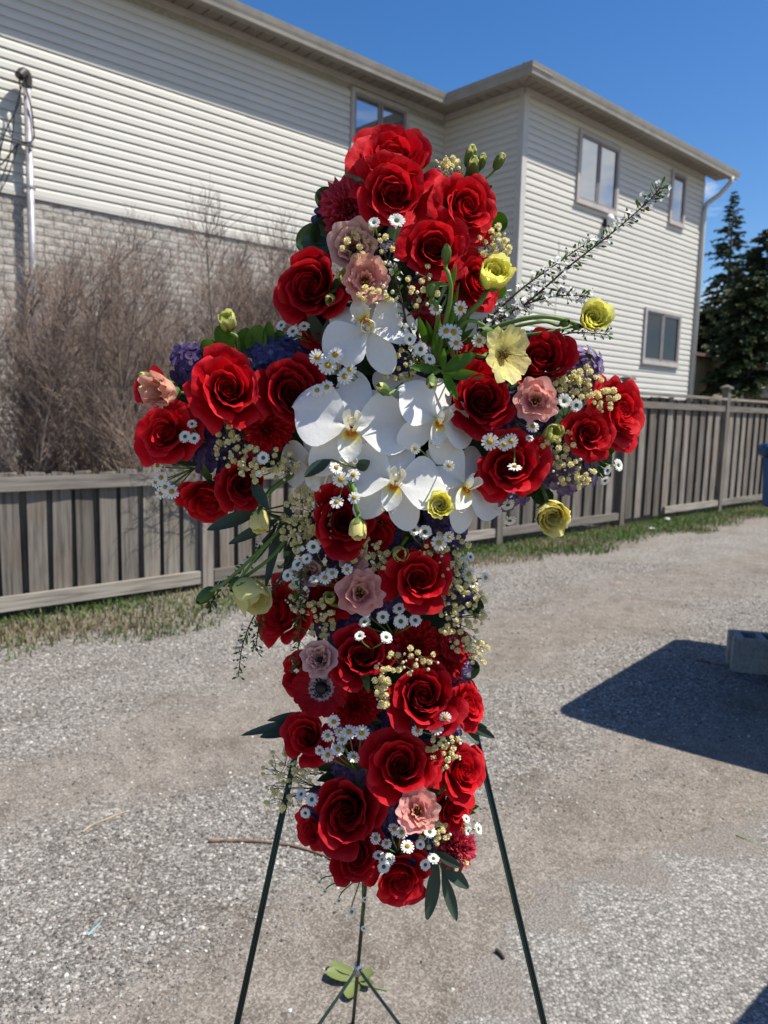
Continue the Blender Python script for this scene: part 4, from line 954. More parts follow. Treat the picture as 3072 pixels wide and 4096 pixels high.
for k, pts in enumerate(([(-.08, -.05, mz), (-.02, -.07, mz - .15), (.03, -.05, mz - .4), (-.02, -.06, mz - .62), (-.5, -.10, mz - .58), (-1.6, -.2, mz - .40)], [(-.09, -.05, mz), (-.10, -.05, mz - .25), (-.25, -.03, mz - .6), (-.30, -.03, mz - .9), (-.12, -.05, mz - .66), (-.02, -.06, mz - .66), (-.9, -.12, mz - .62), (-1.7, -.2, mz - .52)], [(-.05, -.06, mz - .02), (-.14, -.04, mz - .35), (-.2, .0, mz - .8), (-.38, .05, mz - 1.3), (-.22, .02, mz - 1.0), (-.1, -.04, mz - .6)])):
    b = MB(); b.tube(spline(pts, 7), 0.008 if k < 2 else 0.006, 5); link(bpy.data.objects.new('cable', b.mesh('mast_cable', MT['cable'])), mast)

# ---- fences
def wood_mat(name, dark, light, brown):
    m, n, l, out = newmat(name)
    tc = n.new('ShaderNodeTexCoord'); oi = n.new('ShaderNodeObjectInfo')
    ml = N(n, 'Math', operation='MULTIPLY'); ml.inputs[1].default_value = 53.0; l.new(oi.outputs['Random'], ml.inputs[0])
    cb = N(n, 'CombineXYZ')
    for i in range(3): l.new(ml.outputs[0], cb.inputs[i])
    mp = N(n, 'Mapping'); mp.inputs['Scale'].default_value = (1, 1, 1); l.new(tc.outputs['Object'], mp.inputs['Vector']); l.new(cb.outputs[0], mp.inputs['Location'])
    m2 = N(n, 'Mapping'); m2.inputs['Scale'].default_value = (38, 38, 2.2); l.new(mp.outputs[0], m2.inputs['Vector'])
    gr = N(n, 'TexNoise', i_Scale=1.0, i_Detail=7.0, i_Roughness=0.6); l.new(m2.outputs[0], gr.inputs['Vector'])
    bl = N(n, 'TexNoise', i_Scale=2.6, i_Detail=5.0); l.new(mp.outputs[0], bl.inputs['Vector'])
    c = ramp(n, l, gr.outputs['Fac'], [(0.30, dark), (0.55, light), (0.75, tuple(x * 1.25 for x in light))])
    c = mixc(n, l, ramp(n, l, bl.outputs['Fac'], [(0.52, (0, 0, 0)), (0.72, (0.55, 0.55, 0.55))]), c, brown)
    c = objvar(n, l, c, 0.6, 1.25, 0.008)
    p = N(n, 'BsdfPrincipled', i_Roughness=0.85); p.inputs['Specular IOR Level'].default_value = 0.2; l.new(c, p.inputs['Base Color'])
    b = N(n, 'Bump', i_Strength=0.35, i_Distance=0.006); l.new(gr.outputs['Fac'], b.inputs['Height']); l.new(b.outputs[0], p.inputs['Normal'])
    l.new(p.outputs[0], out.inputs['Surface']); return m
MT['wood'] = wood_mat('weathered_wood', (0.070, 0.058, 0.048), (0.205, 0.182, 0.155), (0.19, 0.135, 0.09))
MT['wood_rail'] = wood_mat('weathered_rail', (0.13, 0.112, 0.094), (0.27, 0.243, 0.208), (0.25, 0.19, 0.135))
def rail_mesh(L, h, d):
    # modelled upright so that the grain runs along it, then laid down
    b = MB(); c = 0.004
    V = [(sx * (h / 2 - c * (abs(sy) > .9 and 0)), sy * d / 2, zz) for zz in (0, L) for sx in (-1, 1) for sy in (-1, 1)]
    b.box((0, 0, L / 2), (h, d, L)); return b.mesh('rail', MT['wood_rail'], smooth=False)
LAY = Matrix(((0, 0, 1, 0), (0, 1, 0, 0), (-1, 0, 0, 0), (0, 0, 0, 1)))   # mesh z -> local x, mesh x -> local -z
def board_mesh(h, w, d=0.018, seed=0):
    rg = random.Random(seed); b = MB(); b.box((0, 0, h / 2), (w, d, h))
    b.V = [Vector((v.x, v.y + (rg.uniform(-.004, .004) if v.z > h / 2 else 0), v.z + (rg.uniform(-.012, .006) if v.z > h / 2 else 0))) for v in b.V]
    return b.mesh('board', MT['wood'], smooth=False)
FB = -2.05
def fpart(root, name, me, x, y, z, M=None):
    o = link(bpy.data.objects.new(name, me), root); o.matrix_basis = Matrix.Translation((x, y, z)) @ (M or Matrix.Identity(4)); return o
pa = [hb(x, y, FB).x for x, y in ((442, 1250), (1068, 1150), (1331, 1140), (1545, 1100))]
fl = empty('low_fence', HM @ Matrix.Translation((0, FB, 0)), 'low weathered grey board fence with open gaps below the bare shrubs', 'fence')
rg = random.Random(12)
lowb = [board_mesh(0.905, 0.122, seed=i) for i in range(4)]
a = -9.8
while a < pa[0] + 1.55:
    if abs(a - pa[0]) > 0.10: fpart(fl, 'board', rg.choice(lowb), a + rg.uniform(-.006, .006), 0.0, 0.05 + rg.uniform(-.012, .012), Matrix.Rotation(rg.uniform(-.012, .012), 4, 'Y') @ Matrix.Rotation(rg.uniform(-.03, .03), 4, 'Z'))
    a += 0.160
a = -9.8 + 0.08
while a < pa[0] + 1.5:
    fpart(fl, 'board', rg.choice(lowb), a + rg.uniform(-.006, .006), 0.046, 0.03 + rg.uniform(-.012, .012), Matrix.Rotation(rg.uniform(-.012, .012), 4, 'Y'))
    a += 0.160
for a0, a1 in ((-9.8, pa[0] - 0.06), (pa[0] + 0.06, pa[0] + 1.55)):
    rm, rm2 = rail_mesh(a1 - a0, 0.089, 0.036), rail_mesh(a1 - a0, 0.095, 0.036)
    fpart(fl, 'rail', rm, a0, -0.032, 0.895, Matrix.Rotation(0.003, 4, 'Y') @ LAY); fpart(fl, 'rail', rm2, a0, -0.032, 0.115, LAY)
b = MB(); b.box((0, 0, 0.52), (0.092, 0.092, 1.12)); pm = b.mesh('post', MT['wood_rail'], smooth=False)
for x in (pa[0], pa[0] - 2.5): fpart(fl, 'post', pm, x, -0.012, 0.0)
fr = empty('tall_fence', HM @ Matrix.Translation((0, FB, 0)), 'tall weathered grey board fence with capped posts along the lane', 'fence')
tallb = [board_mesh(1.60, 0.140, seed=10 + i) for i in range(5)]; backb = [board_mesh(1.60, 0.20, seed=20 + i) for i in range(3)]
a = pa[0] + 1.62; k = 0; end = 9.6
posts = [pa[0] + 1.62, pa[1], pa[2], pa[3], pa[3] + 2.35, pa[3] + 4.7]
while a < end:
    if min(abs(a - q) for q in posts) > 0.115:
        fpart(fr, 'board', rg.choice(tallb if k % 2 == 0 else backb), a + rg.uniform(-.006, .006), (-0.012 if k % 2 == 0 else 0.020) + rg.uniform(-.003, .003), 0.10 + rg.uniform(-.02, .02), Matrix.Rotation(rg.uniform(-.006, .006), 4, 'Y') @ Matrix.Rotation(rg.uniform(-.03, .03), 4, 'Z'))
    a += 0.122; k += 1
b = MB(); b.box((0, 0, 0.95), (0.095, 0.095, 1.90)); b2 = MB(); b2.box((0, 0, 0.0), (0.15, 0.15, 0.03)); b2.add([(-.07, -.07, .015), (.07, -.07, .015), (.07, .07, .015), (-.07, .07, .015), (0, 0, .05)], [(0, 1, 4), (1, 2, 4), (2, 3, 4), (3, 0, 4)])
tp, tc_ = b.mesh('post', MT['wood_rail'], smooth=False), b2.mesh('post_cap', MT['wood_rail'], smooth=False)
for q in posts:
    o = fpart(fr, 'post', tp, q, -0.03, 0.0); c = link(bpy.data.objects.new('post_cap', tc_), o); c.matrix_basis = Matrix.Translation((0, 0, 1.913))
for i in range(len(posts) - 1):
    a0, a1 = posts[i] + 0.05, posts[i + 1] - 0.05; L = a1 - a0
    fpart(fr, 'rail', rail_mesh(L, 0.085, 0.036), a0, -0.042, 1.60, LAY); fpart(fr, 'rail', rail_mesh(L, 0.036, 0.14), a0, -0.01, 1.745, LAY)
    fpart(fr, 'rail', rail_mesh(L if i != 2 else L * 0.60, 0.09, 0.036), a0 if i != 2 else a0 + L * 0.40, -0.042, 0.155, LAY)
    fpart(fr, 'rail', rail_mesh(L, 0.085, 0.036), a0, 0.052, 0.35, LAY); fpart(fr, 'rail', rail_mesh(L, 0.085, 0.036), a0, 0.052, 1.40, LAY)

# ---- bare shrubs behind the low fence
MT['twig'] = plain('shrub_bark', (0.23, 0.18, 0.145), 0.85, nscale=5, namp=0.4)
MT['twig_fine'] = plain('shrub_twigs', (0.225, 0.163, 0.128), 0.85, nscale=3, namp=0.35)
def shrub(a, b0, height, nst, spread, seed, label, dens=1.0):
    rg = random.Random(seed); st, tw = MB(), MB(); base = Vector((0, 0, 0))
    def grow(mb, p, d, L, r, n, wob, r2):
        pts = [p.copy()]
        for i in range(n):
            d = (d + Vector((rg.gauss(0, wob), rg.gauss(0, wob), rg.gauss(0.05, wob * 0.6)))).normalized(); p = p + d * (L / n); pts.append(p.copy())
        mb.tube(pts, r, 3 if mb is tw else 5, r2, cap=False); return pts, d
    for s in range(nst):
        q = rg.uniform(0, 6.283); lean = rg.uniform(0.05, 1.0) * spread
        d = Vector((math.cos(q) * lean, math.sin(q) * lean, 1)).normalized(); L = height * rg.uniform(0.72, 1.0) / max(0.75, d.z)
        pts, _ = grow(st, base + Vector((math.cos(q), math.sin(q), 0)) * rg.uniform(0, 0.3), d, L * 0.9, 0.016, 8, 0.07, 0.004)
        for i in range(2, 9):
            for k in range(max(1, int(5 * dens))):
                t = min(i + rg.random() - 0.5, 8); i0 = int(t); p = pts[i0].lerp(pts[min(i0 + 1, 8)], t - i0)
                q2 = rg.uniform(0, 6.283); d2 = Vector((math.cos(q2) * 0.8, math.sin(q2) * 0.8, rg.uniform(0.5, 1.2))).normalized()
                bp, bd = grow(tw, p, d2, rg.uniform(0.28, 0.62) * (1.15 - i / 14), 0.0036, 4, 0.12, 0.0016)
                for m in range(int(9 * dens)):
                    j = rg.randint(1, 4); d3 = (bd + Vector((rg.gauss(0, .6), rg.gauss(0, .6), rg.gauss(.5, .45)))).normalized()
                    tp_, td = grow(tw, bp[j], d3, rg.uniform(0.12, 0.28), 0.0020, 2, 0.16, 0.0012)
                    for _ in range(2):
                        d4 = (td + Vector((rg.gauss(0, .7), rg.gauss(0, .7), rg.gauss(.4, .45)))).normalized()
                        grow(tw, tp_[rg.randint(1, 2)], d4, rg.uniform(0.05, 0.13), 0.0016, 1, 0.1, 0.0012)
    e = empty('bare_shrub', HM @ Matrix.Translation((a, b0, 0)), label, 'shrub', 'bare shrubs behind the low fence')
    link(bpy.data.objects.new('stems', st.mesh('shrub_stems', MT['twig'])), e)
    t_ = link(bpy.data.objects.new('twigs', tw.mesh('shrub_twigs', MT['twig_fine'])), e); t_['kind'] = 'stuff'
shrub(-5.45, -0.9, 3.15, 17, 0.50, 21, 'tallest bare brown shrub, reaching the brick top beside the flower cross', 1.0)
shrub(-4.95, -0.6, 2.85, 15, 0.50, 26, 'bare brown shrub between the tallest one and the flowers', 1.0)
shrub(-6.75, -1.0, 2.60, 14, 0.50, 22, 'bare brown shrub in front of the foot of the service mast')
shrub(-7.65, -1.1, 2.35, 11, 0.50, 23, 'bare brown shrub at the edge of the picture, left of the mast')
shrub(-6.25, -1.62, 1.75, 10, 0.60, 24, 'low bare shrub pushing its twigs through the low fence', 0.8)
shrub(-4.4, -0.8, 2.9, 15, 0.55, 25, 'bare shrub half hidden behind the left arm of the flowers', 1.0)

# ---- beyond the fence on the right: conifers, garage, shed
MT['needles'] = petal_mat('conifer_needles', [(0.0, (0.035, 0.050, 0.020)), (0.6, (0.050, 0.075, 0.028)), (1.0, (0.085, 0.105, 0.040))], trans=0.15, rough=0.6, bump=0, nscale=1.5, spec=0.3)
MT['trunk'] = plain('conifer_bark', (0.09, 0.065, 0.05), 0.9, nscale=12, namp=0.3)
def conifer(P, H, Rb, z0, seed, label, dens=1.0, shape=1.0):
    rg = random.Random(seed); V, F, rim = [], [], []; tr = MB()
    tr.tube([(0, 0, 0), (0.02, 0, H * 0.5), (0, 0, H)], 0.16 * H / 10, 7, 0.012)
    z = z0
    while z < H:
        t = (z - z0) / (H - z0); L0 = Rb * (1 - t) ** shape + 0.06
        for k in range(rg.randint(5, 7)):
            q = rg.uniform(0, 6.283); L = L0 * rg.uniform(0.65, 1.12); dz = 0.22 * (1 - t) - 0.15
            tip = Vector((math.cos(q) * L, math.sin(q) * L, -L * 0.28 + (0.25 * L if t > .7 else 0)))
            b0 = Vector((0, 0, z)); tr.tube([b0, b0 + tip * 0.9], 0.018 * (1 - t) + 0.005, 3, 0.004, cap=False)
            n = int((10 + 26 * L) * dens)
            for i in range(n):
                s = rg.uniform(0.12, 1.0); c = b0 + tip * s + Vector((0, 0, 0.10 * L * math.sin(s * 3)))
                side = Vector((-math.sin(q), math.cos(q), 0)) * rg.choice((-1, 1))
                w = 0.26 * (1.15 - s) * L + 0.10
                d = (tip.normalized() * rg.uniform(0.3, 1.0) + side * rg.uniform(0.2, 1.0) + Vector((0, 0, rg.uniform(-.7, .25)))).normalized() * min(w, 0.42) * rg.uniform(0.6, 1.1)
                u = d.cross(Vector((rg.gauss(0, 1), rg.gauss(0, 1), rg.gauss(0, 1)))).normalized() * d.length * 0.17
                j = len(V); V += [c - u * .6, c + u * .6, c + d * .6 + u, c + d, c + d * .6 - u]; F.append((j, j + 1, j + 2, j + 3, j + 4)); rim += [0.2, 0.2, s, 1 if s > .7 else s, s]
        z += lerp(0.34, 0.12, t) * H / 10
    e = empty('spruce_tree', Matrix.Translation(P), label, 'tree', 'conifers beyond the fence')
    link(bpy.data.objects.new('trunk', tr.mesh('spruce_trunk', MT['trunk'])), e); link(bpy.data.objects.new('crown', mesh('spruce_crown', V, F, MT['needles'], False, rim)), e)
def far(x, D, y=600): p = at(x, y, D); return Vector((p.x, p.y, 0))
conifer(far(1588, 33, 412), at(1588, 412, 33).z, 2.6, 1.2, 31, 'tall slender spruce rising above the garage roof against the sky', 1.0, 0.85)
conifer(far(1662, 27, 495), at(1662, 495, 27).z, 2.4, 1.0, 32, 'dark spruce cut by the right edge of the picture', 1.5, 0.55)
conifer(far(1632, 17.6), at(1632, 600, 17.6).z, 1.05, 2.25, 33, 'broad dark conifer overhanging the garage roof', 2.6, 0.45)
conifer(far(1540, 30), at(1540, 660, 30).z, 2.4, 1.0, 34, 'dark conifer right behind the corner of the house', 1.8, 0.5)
gar = empty('garage', HM @ Matrix.Translation((7.4, 1.0, 0)), 'beige garage with brown tiled roof beyond the house', 'garage')
MT['stucco'] = plain('garage_stucco', (0.34, 0.285, 0.205), 0.9, nscale=20, namp=0.12)
MT['tile'] = plain('roof_tile', (0.23, 0.14, 0.105), 0.85, nscale=25, namp=0.4, var=(0.8, 1.15))
b = MB(); b.box((3.5, 2.0, 1.42), (7.0, 4.0, 2.84)); link(bpy.data.objects.new('wall', b.mesh('garage_wall', MT['stucco'], smooth=False)), gar)
tm = MB(); tm.box((3.5, 0, 0), (7.5, 0.30, 0.035)); tme = tm.mesh('roof_course', MT['tile'], smooth=False)
for k in range(9):
    o = link(bpy.data.objects.new('roof_course', tme), gar); o.matrix_basis = Matrix.Translation((0, -0.22 + 0.26 * k, 2.86 + 0.052 * k)) @ Matrix.Rotation(R(9), 4, 'X')
shed = empty('shed', HM @ Matrix.Translation((10.4, -0.9, 0)), 'shed with grey wooden shingle roof showing over the fence', 'shed')
MT['shake'] = wood_mat('grey_shingles', (0.10, 0.095, 0.09), (0.23, 0.215, 0.20), (0.19, 0.16, 0.13))
b = MB(); b.box((1.4, 1.2, 1.0), (2.6, 2.0, 2.0)); link(bpy.data.objects.new('wall', b.mesh('shed_wall', MT['wood'], smooth=False)), shed)
for k in range(11):
    i = k * 0.062; z = 2.02 + k * 0.085; y0 = k * 0.10
    bb = MB(); V = [(i, y0, z), (2.8 - i, y0, z), (2.8 - i - .07, y0 + 0.13, z + 0.112), (i + .07, y0 + 0.13, z + 0.112)]; V = V + [(x, y + .004, zz - 0.025) for x, y, zz in V]
    bb.add(V, [(0, 1, 2, 3), (0, 4, 5, 1), (0, 3, 7, 4), (1, 5, 6, 2), (3, 2, 6, 7), (4, 7, 6, 5)]); link(bpy.data.objects.new('roof_course', bb.mesh('shed_course', MT['shake'], smooth=False)), shed)
    bb = MB(); V = [(i, y0, z), (i, 2.4 - y0, z), (i + .065, 2.4 - y0 - .13, z + 0.112), (i + .065, y0 + .13, z + .112)]; V = V + [(x + .004, y, zz - 0.025) for x, y, zz in V]
    bb.add(V, [(0, 3, 2, 1), (0, 1, 5, 4), (1, 2, 6, 5), (0, 4, 7, 3), (2, 3, 7, 6), (4, 5, 6, 7)]); link(bpy.data.objects.new('roof_course', bb.mesh('shed_course', MT['shake'], smooth=False)), shed)

# ---- things at the right edge: blue skip, concrete block, and a bin and boards added to cast shadow
MT['blue'] = plain('blue_paint', (0.012, 0.055, 0.135), 0.4, nscale=6, namp=0.25)
ES, EC = math.sin(R(39)), math.cos(R(39))
EM = Matrix(((ES, EC, 0, 1.668), (EC, -ES, 0, 3.42), (0, 0, 1, 0), (0, 0, 0, 1)))
skip = empty('skip_bin', EM, 'blue painted steel container cut off by the right edge', 'skip')
b = MB(); LX, LY, ZT = 1.72, 2.7, 1.31
def ring(z, ins): return [(ins, ins, z), (LX - ins, ins, z), (LX - ins, LY - ins, z), (ins, LY - ins, z)]
V = ring(0.12, 0.22) + ring(0.95, 0.15) + ring(1.04, 0.012) + ring(ZT, 0.0) + ring(ZT, 0.06) + ring(0.16, 0.24)
b.add(V, [(i + 4 * k, (i + 1) % 4 + 4 * k, (i + 1) % 4 + 4 * (k + 1), i + 4 * (k + 1)) for k in range(5) for i in range(4)] + [(0, 3, 2, 1), (20, 21, 22, 23)])
link(bpy.data.objects.new('body', b.mesh('skip_body', MT['blue'], smooth=False)), skip)
b = MB()
rp = [(0.0, 0.03), (0.03, 0.0), (LX - .03, 0.0), (LX, 0.03), (LX, LY - .03), (LX - .03, LY), (0.03, LY), (0, LY - .03), (0.0, 0.03)]
b.tube([(x, y, ZT - 0.03) for x, y in rp], 0.034, 8); link(bpy.data.objects.new('rim', b.mesh('skip_rim', MT['blue'])), skip)
for y in (0.5, 1.3, 2.1):
    b = MB(); b.tube([(0.21, y, 0.16), (0.14, y, 0.95), (0.012, y, 1.06), (0.006, y, ZT - 0.07)], 0.03, 4); link(bpy.data.objects.new('rib', b.mesh('skip_rib', MT['blue'], smooth=False)), skip)
def offcut(x, y, z0, dx, dz, label):  # unseen boards, added to put bumps in the container's shadow
    o_ = MB(); o_.box((0, 0, 0), (0.09, 0.02, 0.9)); obj('shadow_offcut', o_.mesh('shadow_offcut', MT['wood'], smooth=False), label=label, cat='timber', M=EM @ Matrix.Translation((x, y, z0)) @ Matrix.Rotation(dx, 4, 'X') @ Matrix.Rotation(dz, 4, 'Y'))
offcut(1.45, 0.30, 1.02, 0.25, 0.5, 'short timber offcut added at the far corner to break the container shadow edge')
offcut(0.55, 0.25, 0.98, 0.2, -0.9, 'timber offcut added across the near end to break the container shadow edge')
MT['concrete'] = plain('concrete_block', (0.33, 0.325, 0.31), 0.95, nscale=45, namp=0.25, bump=0.5)
g0 = gnd(1590, 1452)
blk = empty('concrete_block', Matrix.Translation((g0.x, g0.y, 0)) @ Matrix.Rotation(R(-14), 4, 'Z'), 'hollow grey concrete block lying in the container shadow', 'block')
b = MB(); H_ = 0.195
b.box((0.195, 0.0175, H_ / 2), (0.39, 0.035, H_)); b.box((0.195, 0.1825, H_ / 2), (0.39, 0.035, H_))
for x in (0.0175, 0.133, 0.257, 0.3725): b.box((x, 0.10, H_ / 2), (0.035, 0.1298, H_))
b.V = [Vector((v.x, v.y, v.z)) for v in b.V]
link(bpy.data.objects.new('shell', b.mesh('block_shell', MT['concrete'], smooth=False)), blk)
b = MB(); b.box((-0.012, 0.03, H_ / 2), (0.024, 0.06, H_ - 0.004)); b.box((-0.012, 0.17, H_ / 2), (0.024, 0.06, H_ - 0.004)); link(bpy.data.objects.new('end_lug', b.mesh('block_lug', MT['concrete'], smooth=False)), blk)
wb = empty('shadow_bin', Matrix(((D1.x, -D2.x, 0, 1.50), (D1.y, -D2.y, 0, 1.53), (0, 0, 1, 0), (0, 0, 0, 1))), 'black bin added unseen outside the frame to cast the lower right shadow', 'bin')  # unseen bin, added only to cast the lower right shadow
MT['binp'] = plain('bin_plastic', (0.02, 0.022, 0.022), 0.5)
b = MB(); V = [(0.05, 0.05, 0.06), (.50, .05, .06), (.50, .55, .06), (.05, .55, .06), (0, 0, .98), (.56, 0, .98), (.56, .62, .98), (0, .62, .98)]
b.add(V, [(0, 3, 2, 1), (4, 5, 6, 7), (0, 1, 5, 4), (1, 2, 6, 5), (2, 3, 7, 6), (3, 0, 4, 7)]); link(bpy.data.objects.new('body', b.mesh('bin_body', MT['binp'], smooth=False)), wb)
b = MB(); b.box((0.28, 0.31, 1.01), (0.60, 0.67, 0.05)); link(bpy.data.objects.new('lid', b.mesh('bin_lid', MT['binp'], smooth=False)), wb)
for y in (0.06, 0.56):
    b = MB(); b.tube([(0.52, y - .03, .1), (0.52, y + .03, .1)], 0.10, 12); link(bpy.data.objects.new('wheel', b.mesh('bin_wheel', MT['binp'])), wb)

# ---- sticks and litter on the ground
MT['stick'] = plain('dry_stick', (0.19, 0.115, 0.075), 0.8, nscale=30, namp=0.4)
def stick(pts, r, name, label, mat, cat='stick'):
    b = MB(); b.tube(spline([Vector((gnd(x, y).x, gnd(x, y).y, r * 0.9 + hgt(gnd(x, y).x, gnd(x, y).y))) for x, y in pts], 6), r, 6, r * 0.55)
    obj(name, b.mesh(name, mat), label=label, cat=cat)
stick([(450, 1819), (520, 1820), (590, 1826), (650, 1838), (700, 1856), (730, 1872)], 0.0055, 'fallen_twig', 'long curved brown twig on the gravel behind the easel', MT['stick'])
stick([(178, 1797), (200, 1781), (232, 1768), (270, 1752)], 0.0045, 'fallen_twig', 'short pale twig on the gravel at the left', plain('pale_stick', (0.36, 0.28, 0.20), 0.8, nscale=30))
stick([(1590, 1808), (1622, 1822), (1668, 1842)], 0.0045, 'grass_stalk', 'green stalk lying on the asphalt at the right edge', MT['stem'], 'stalk')
stick([(1505, 1425), (1545, 1433), (1575, 1440)], 0.007, 'fallen_twig', 'dark stick lying in the shade in front of the concrete block', MT['stick'])
stick([(190, 2022), (203, 2008), (216, 1996)], 0.0028, 'plastic_strip', 'thin light blue plastic strip on the gravel', plain('blue_strip', (0.25, 0.48, 0.60), 0.4), 'strip')
stick([(1072, 2058), (1080, 2065), (1088, 2076)], 0.0065, 'bark_chip', 'dark bark chip on the asphalt beside the easel leg', plain('bark_chip', (0.035, 0.028, 0.022), 0.9), 'chip')

def scrap(x, y, s, name, label):
    g_ = gnd(x, y); rg_ = random.Random(int(x)); V = []
    for j in range(4):
        for i in range(4): V.append((g_.x + s * (i - 1.5) / 3 + rg_.uniform(-.1, .1) * s, g_.y + s * (j - 1.5) / 3 + rg_.uniform(-.1, .1) * s, 0.02 + s * 0.35 * rg_.random()))
    obj(name, mesh(name, V, grid_faces(4, 4), plain('paper_scrap', (0.75, 0.74, 0.72), 0.8)), label=label, cat='litter')
scrap(1441, 1126, 0.09, 'paper_scrap', 'crumpled white paper in the grass at the foot of the tall fence')
scrap(1408, 1146, 0.07, 'paper_scrap', 'small white paper scrap at the edge of the gravel lane')

# ------------------------------------------------------------------ the flower cross on its easel
D0 = 0.955                                           # distance of the foam cross behind the flowers
def fl_pt(x, y, p): return at(x, y, D0 - p / 1000)
def face(x, y, p, tx, ty, roll, size, sq=1.0):
    """frame of a flower at a measured spot, its face turned by tx (right) and ty (up) from the viewer"""
    P = fl_pt(x, y, p); q = (CAMP - P).normalized()
    xx = Vector((0, 0, 1)).cross(q).normalized(); yy = q.cross(xx)
    F = (q + xx * (tx + 0.05) + yy * (ty + 0.14)).normalized()
    x2 = (yy - F * yy.dot(F)); y2 = x2.normalized() if x2.length > 0.05 else xx
    x2 = y2.cross(F).normalized()
    c, s = math.cos(roll), math.sin(roll)
    xa, ya = x2 * c + y2 * s, y2 * c - x2 * s
    r = size / 2 * MMPX * (P.y / 0.90)
    return Matrix(((xa.x * r, ya.x * r, F.x * r * sq, P.x), (xa.y * r, ya.y * r, F.y * r * sq, P.y), (xa.z * r, ya.z * r, F.z * r * sq, P.z), (0, 0, 0, 1)))
def part_at(root, name, me, M):
    o = link(bpy.data.objects.new(name, me), root); o.matrix_basis = root.matrix_basis.inverted() @ M; return o
def world_part(root, name, mb, mat, kind=None):
    """a part modelled in world coordinates"""
    Mi = root.matrix_basis.inverted(); mb.V = [Mi @ Vector(v) for v in mb.V]
    o = link(bpy.data.objects.new(name, mb.mesh(name, mat)), root)
    if kind: o['kind'] = kind
    return o
MT['easel'] = plain('easel_green', (0.008, 0.022, 0.018), 0.35, spec=0.5, nscale=30, namp=0.3)
MT['foam'] = plain('wet_foam', (0.015, 0.035, 0.012), 0.95, nscale=40, namp=0.6, bump=0.6)

# easel: two front legs, a back leg, braces
P = lambda x, y, D: at(x, y, D)
apex = Vector((0.018, 1.05, 1.62))
lt, lb = P(640, 1620, 1.00), P(512, 2212, 0.93); rt_, rb = P(1024, 1570, 1.00), P(1175, 2212, 0.93)
def ext(a, b, z): return a + (b - a) * ((z - a.z) / (b.z - a.z))
lfoot, rfoot = ext(lt, lb, 0.0), ext(rt_, rb, 0.0)
ltop, rtop = ext(lt, lb, 1.40), ext(rt_, rb, 1.40)
easel = empty('easel', Matrix.Translation((0.0, 1.1, 0)), 'dark green wire easel holding the flower cross', 'easel')
def leg(name, p, q, r=0.0031):
    b = MB(); b.tube([p, q], r, 8); t = (q - p).normalized(); s = t.cross(Vector((0, 1, 0))).normalized() * r * 0.95
    b.tube([p + s + Vector((0, -.0035, 0)), q + s + Vector((0, -.0035, 0))], r * 0.45, 6); b.tube([p - s + Vector((0, -.0035, 0)), q - s + Vector((0, -.0035, 0))], r * 0.45, 6)
    return world_part(easel, name, b, MT['easel'])
leg('leg', ltop, lfoot); leg('leg', rtop, rfoot)
j0 = P(773, 2092, 1.52); bt = P(792, 1880, 1.38); bfoot = ext(bt, j0, 0.0)
leg('leg', ext(bt, j0, 1.30), bfoot, 0.0029)
for q_, e_ in ((P(690, 2212, 1.36), lb), (P(862, 2212, 1.36), rb)):
    b = MB(); d_ = (q_ - j0); b.tube(spline([j0 + Vector((0, 0.004, 0.004)), j0 + d_ * 0.08 + Vector((0, 0, .004)), j0 + d_ * 0.2, j0 + d_, j0 + d_ * 2.6], 4), 0.0033, 6); world_part(easel, 'brace', b, MT['easel'])
b = MB(); b.tube([j0 + Vector((0, -0.002, -0.012)), j0 + Vector((0, -0.004, 0.014))], 0.0085, 10); world_part(easel, 'collar', b, plain('collar_steel', (0.45, 0.45, 0.43), 0.3, metallic=0.8))
b = MB(); b.tube([ltop, rtop], 0.004, 6); b.tube([ext(bt, j0, 1.28), (ltop + rtop) / 2], 0.004, 6); world_part(easel, 'crossbar', b, MT['easel'])

foam = empty('foam_cross', Matrix.Translation(P(845, 950, D0 + 0.03)), 'dark green foam cross carrying the flowers, seen only between the blooms', 'foam base')
def slab(x0, y0, x1, y1):
    a, c = at(x0, y0, D0 + 0.012), at(x1, y1, D0 + 0.012); b = MB()
    b.box(((a.x + c.x) / 2, D0 + 0.034, (a.z + c.z) / 2), (abs(c.x - a.x), 0.044, abs(c.z - a.z))); return b
world_part(foam, 'upright', slab(745, 345, 945, 1880), MT['foam']); world_part(foam, 'crossbeam', slab(370, 800, 1320, 1030), MT['foam'])

rr = random.Random(77)
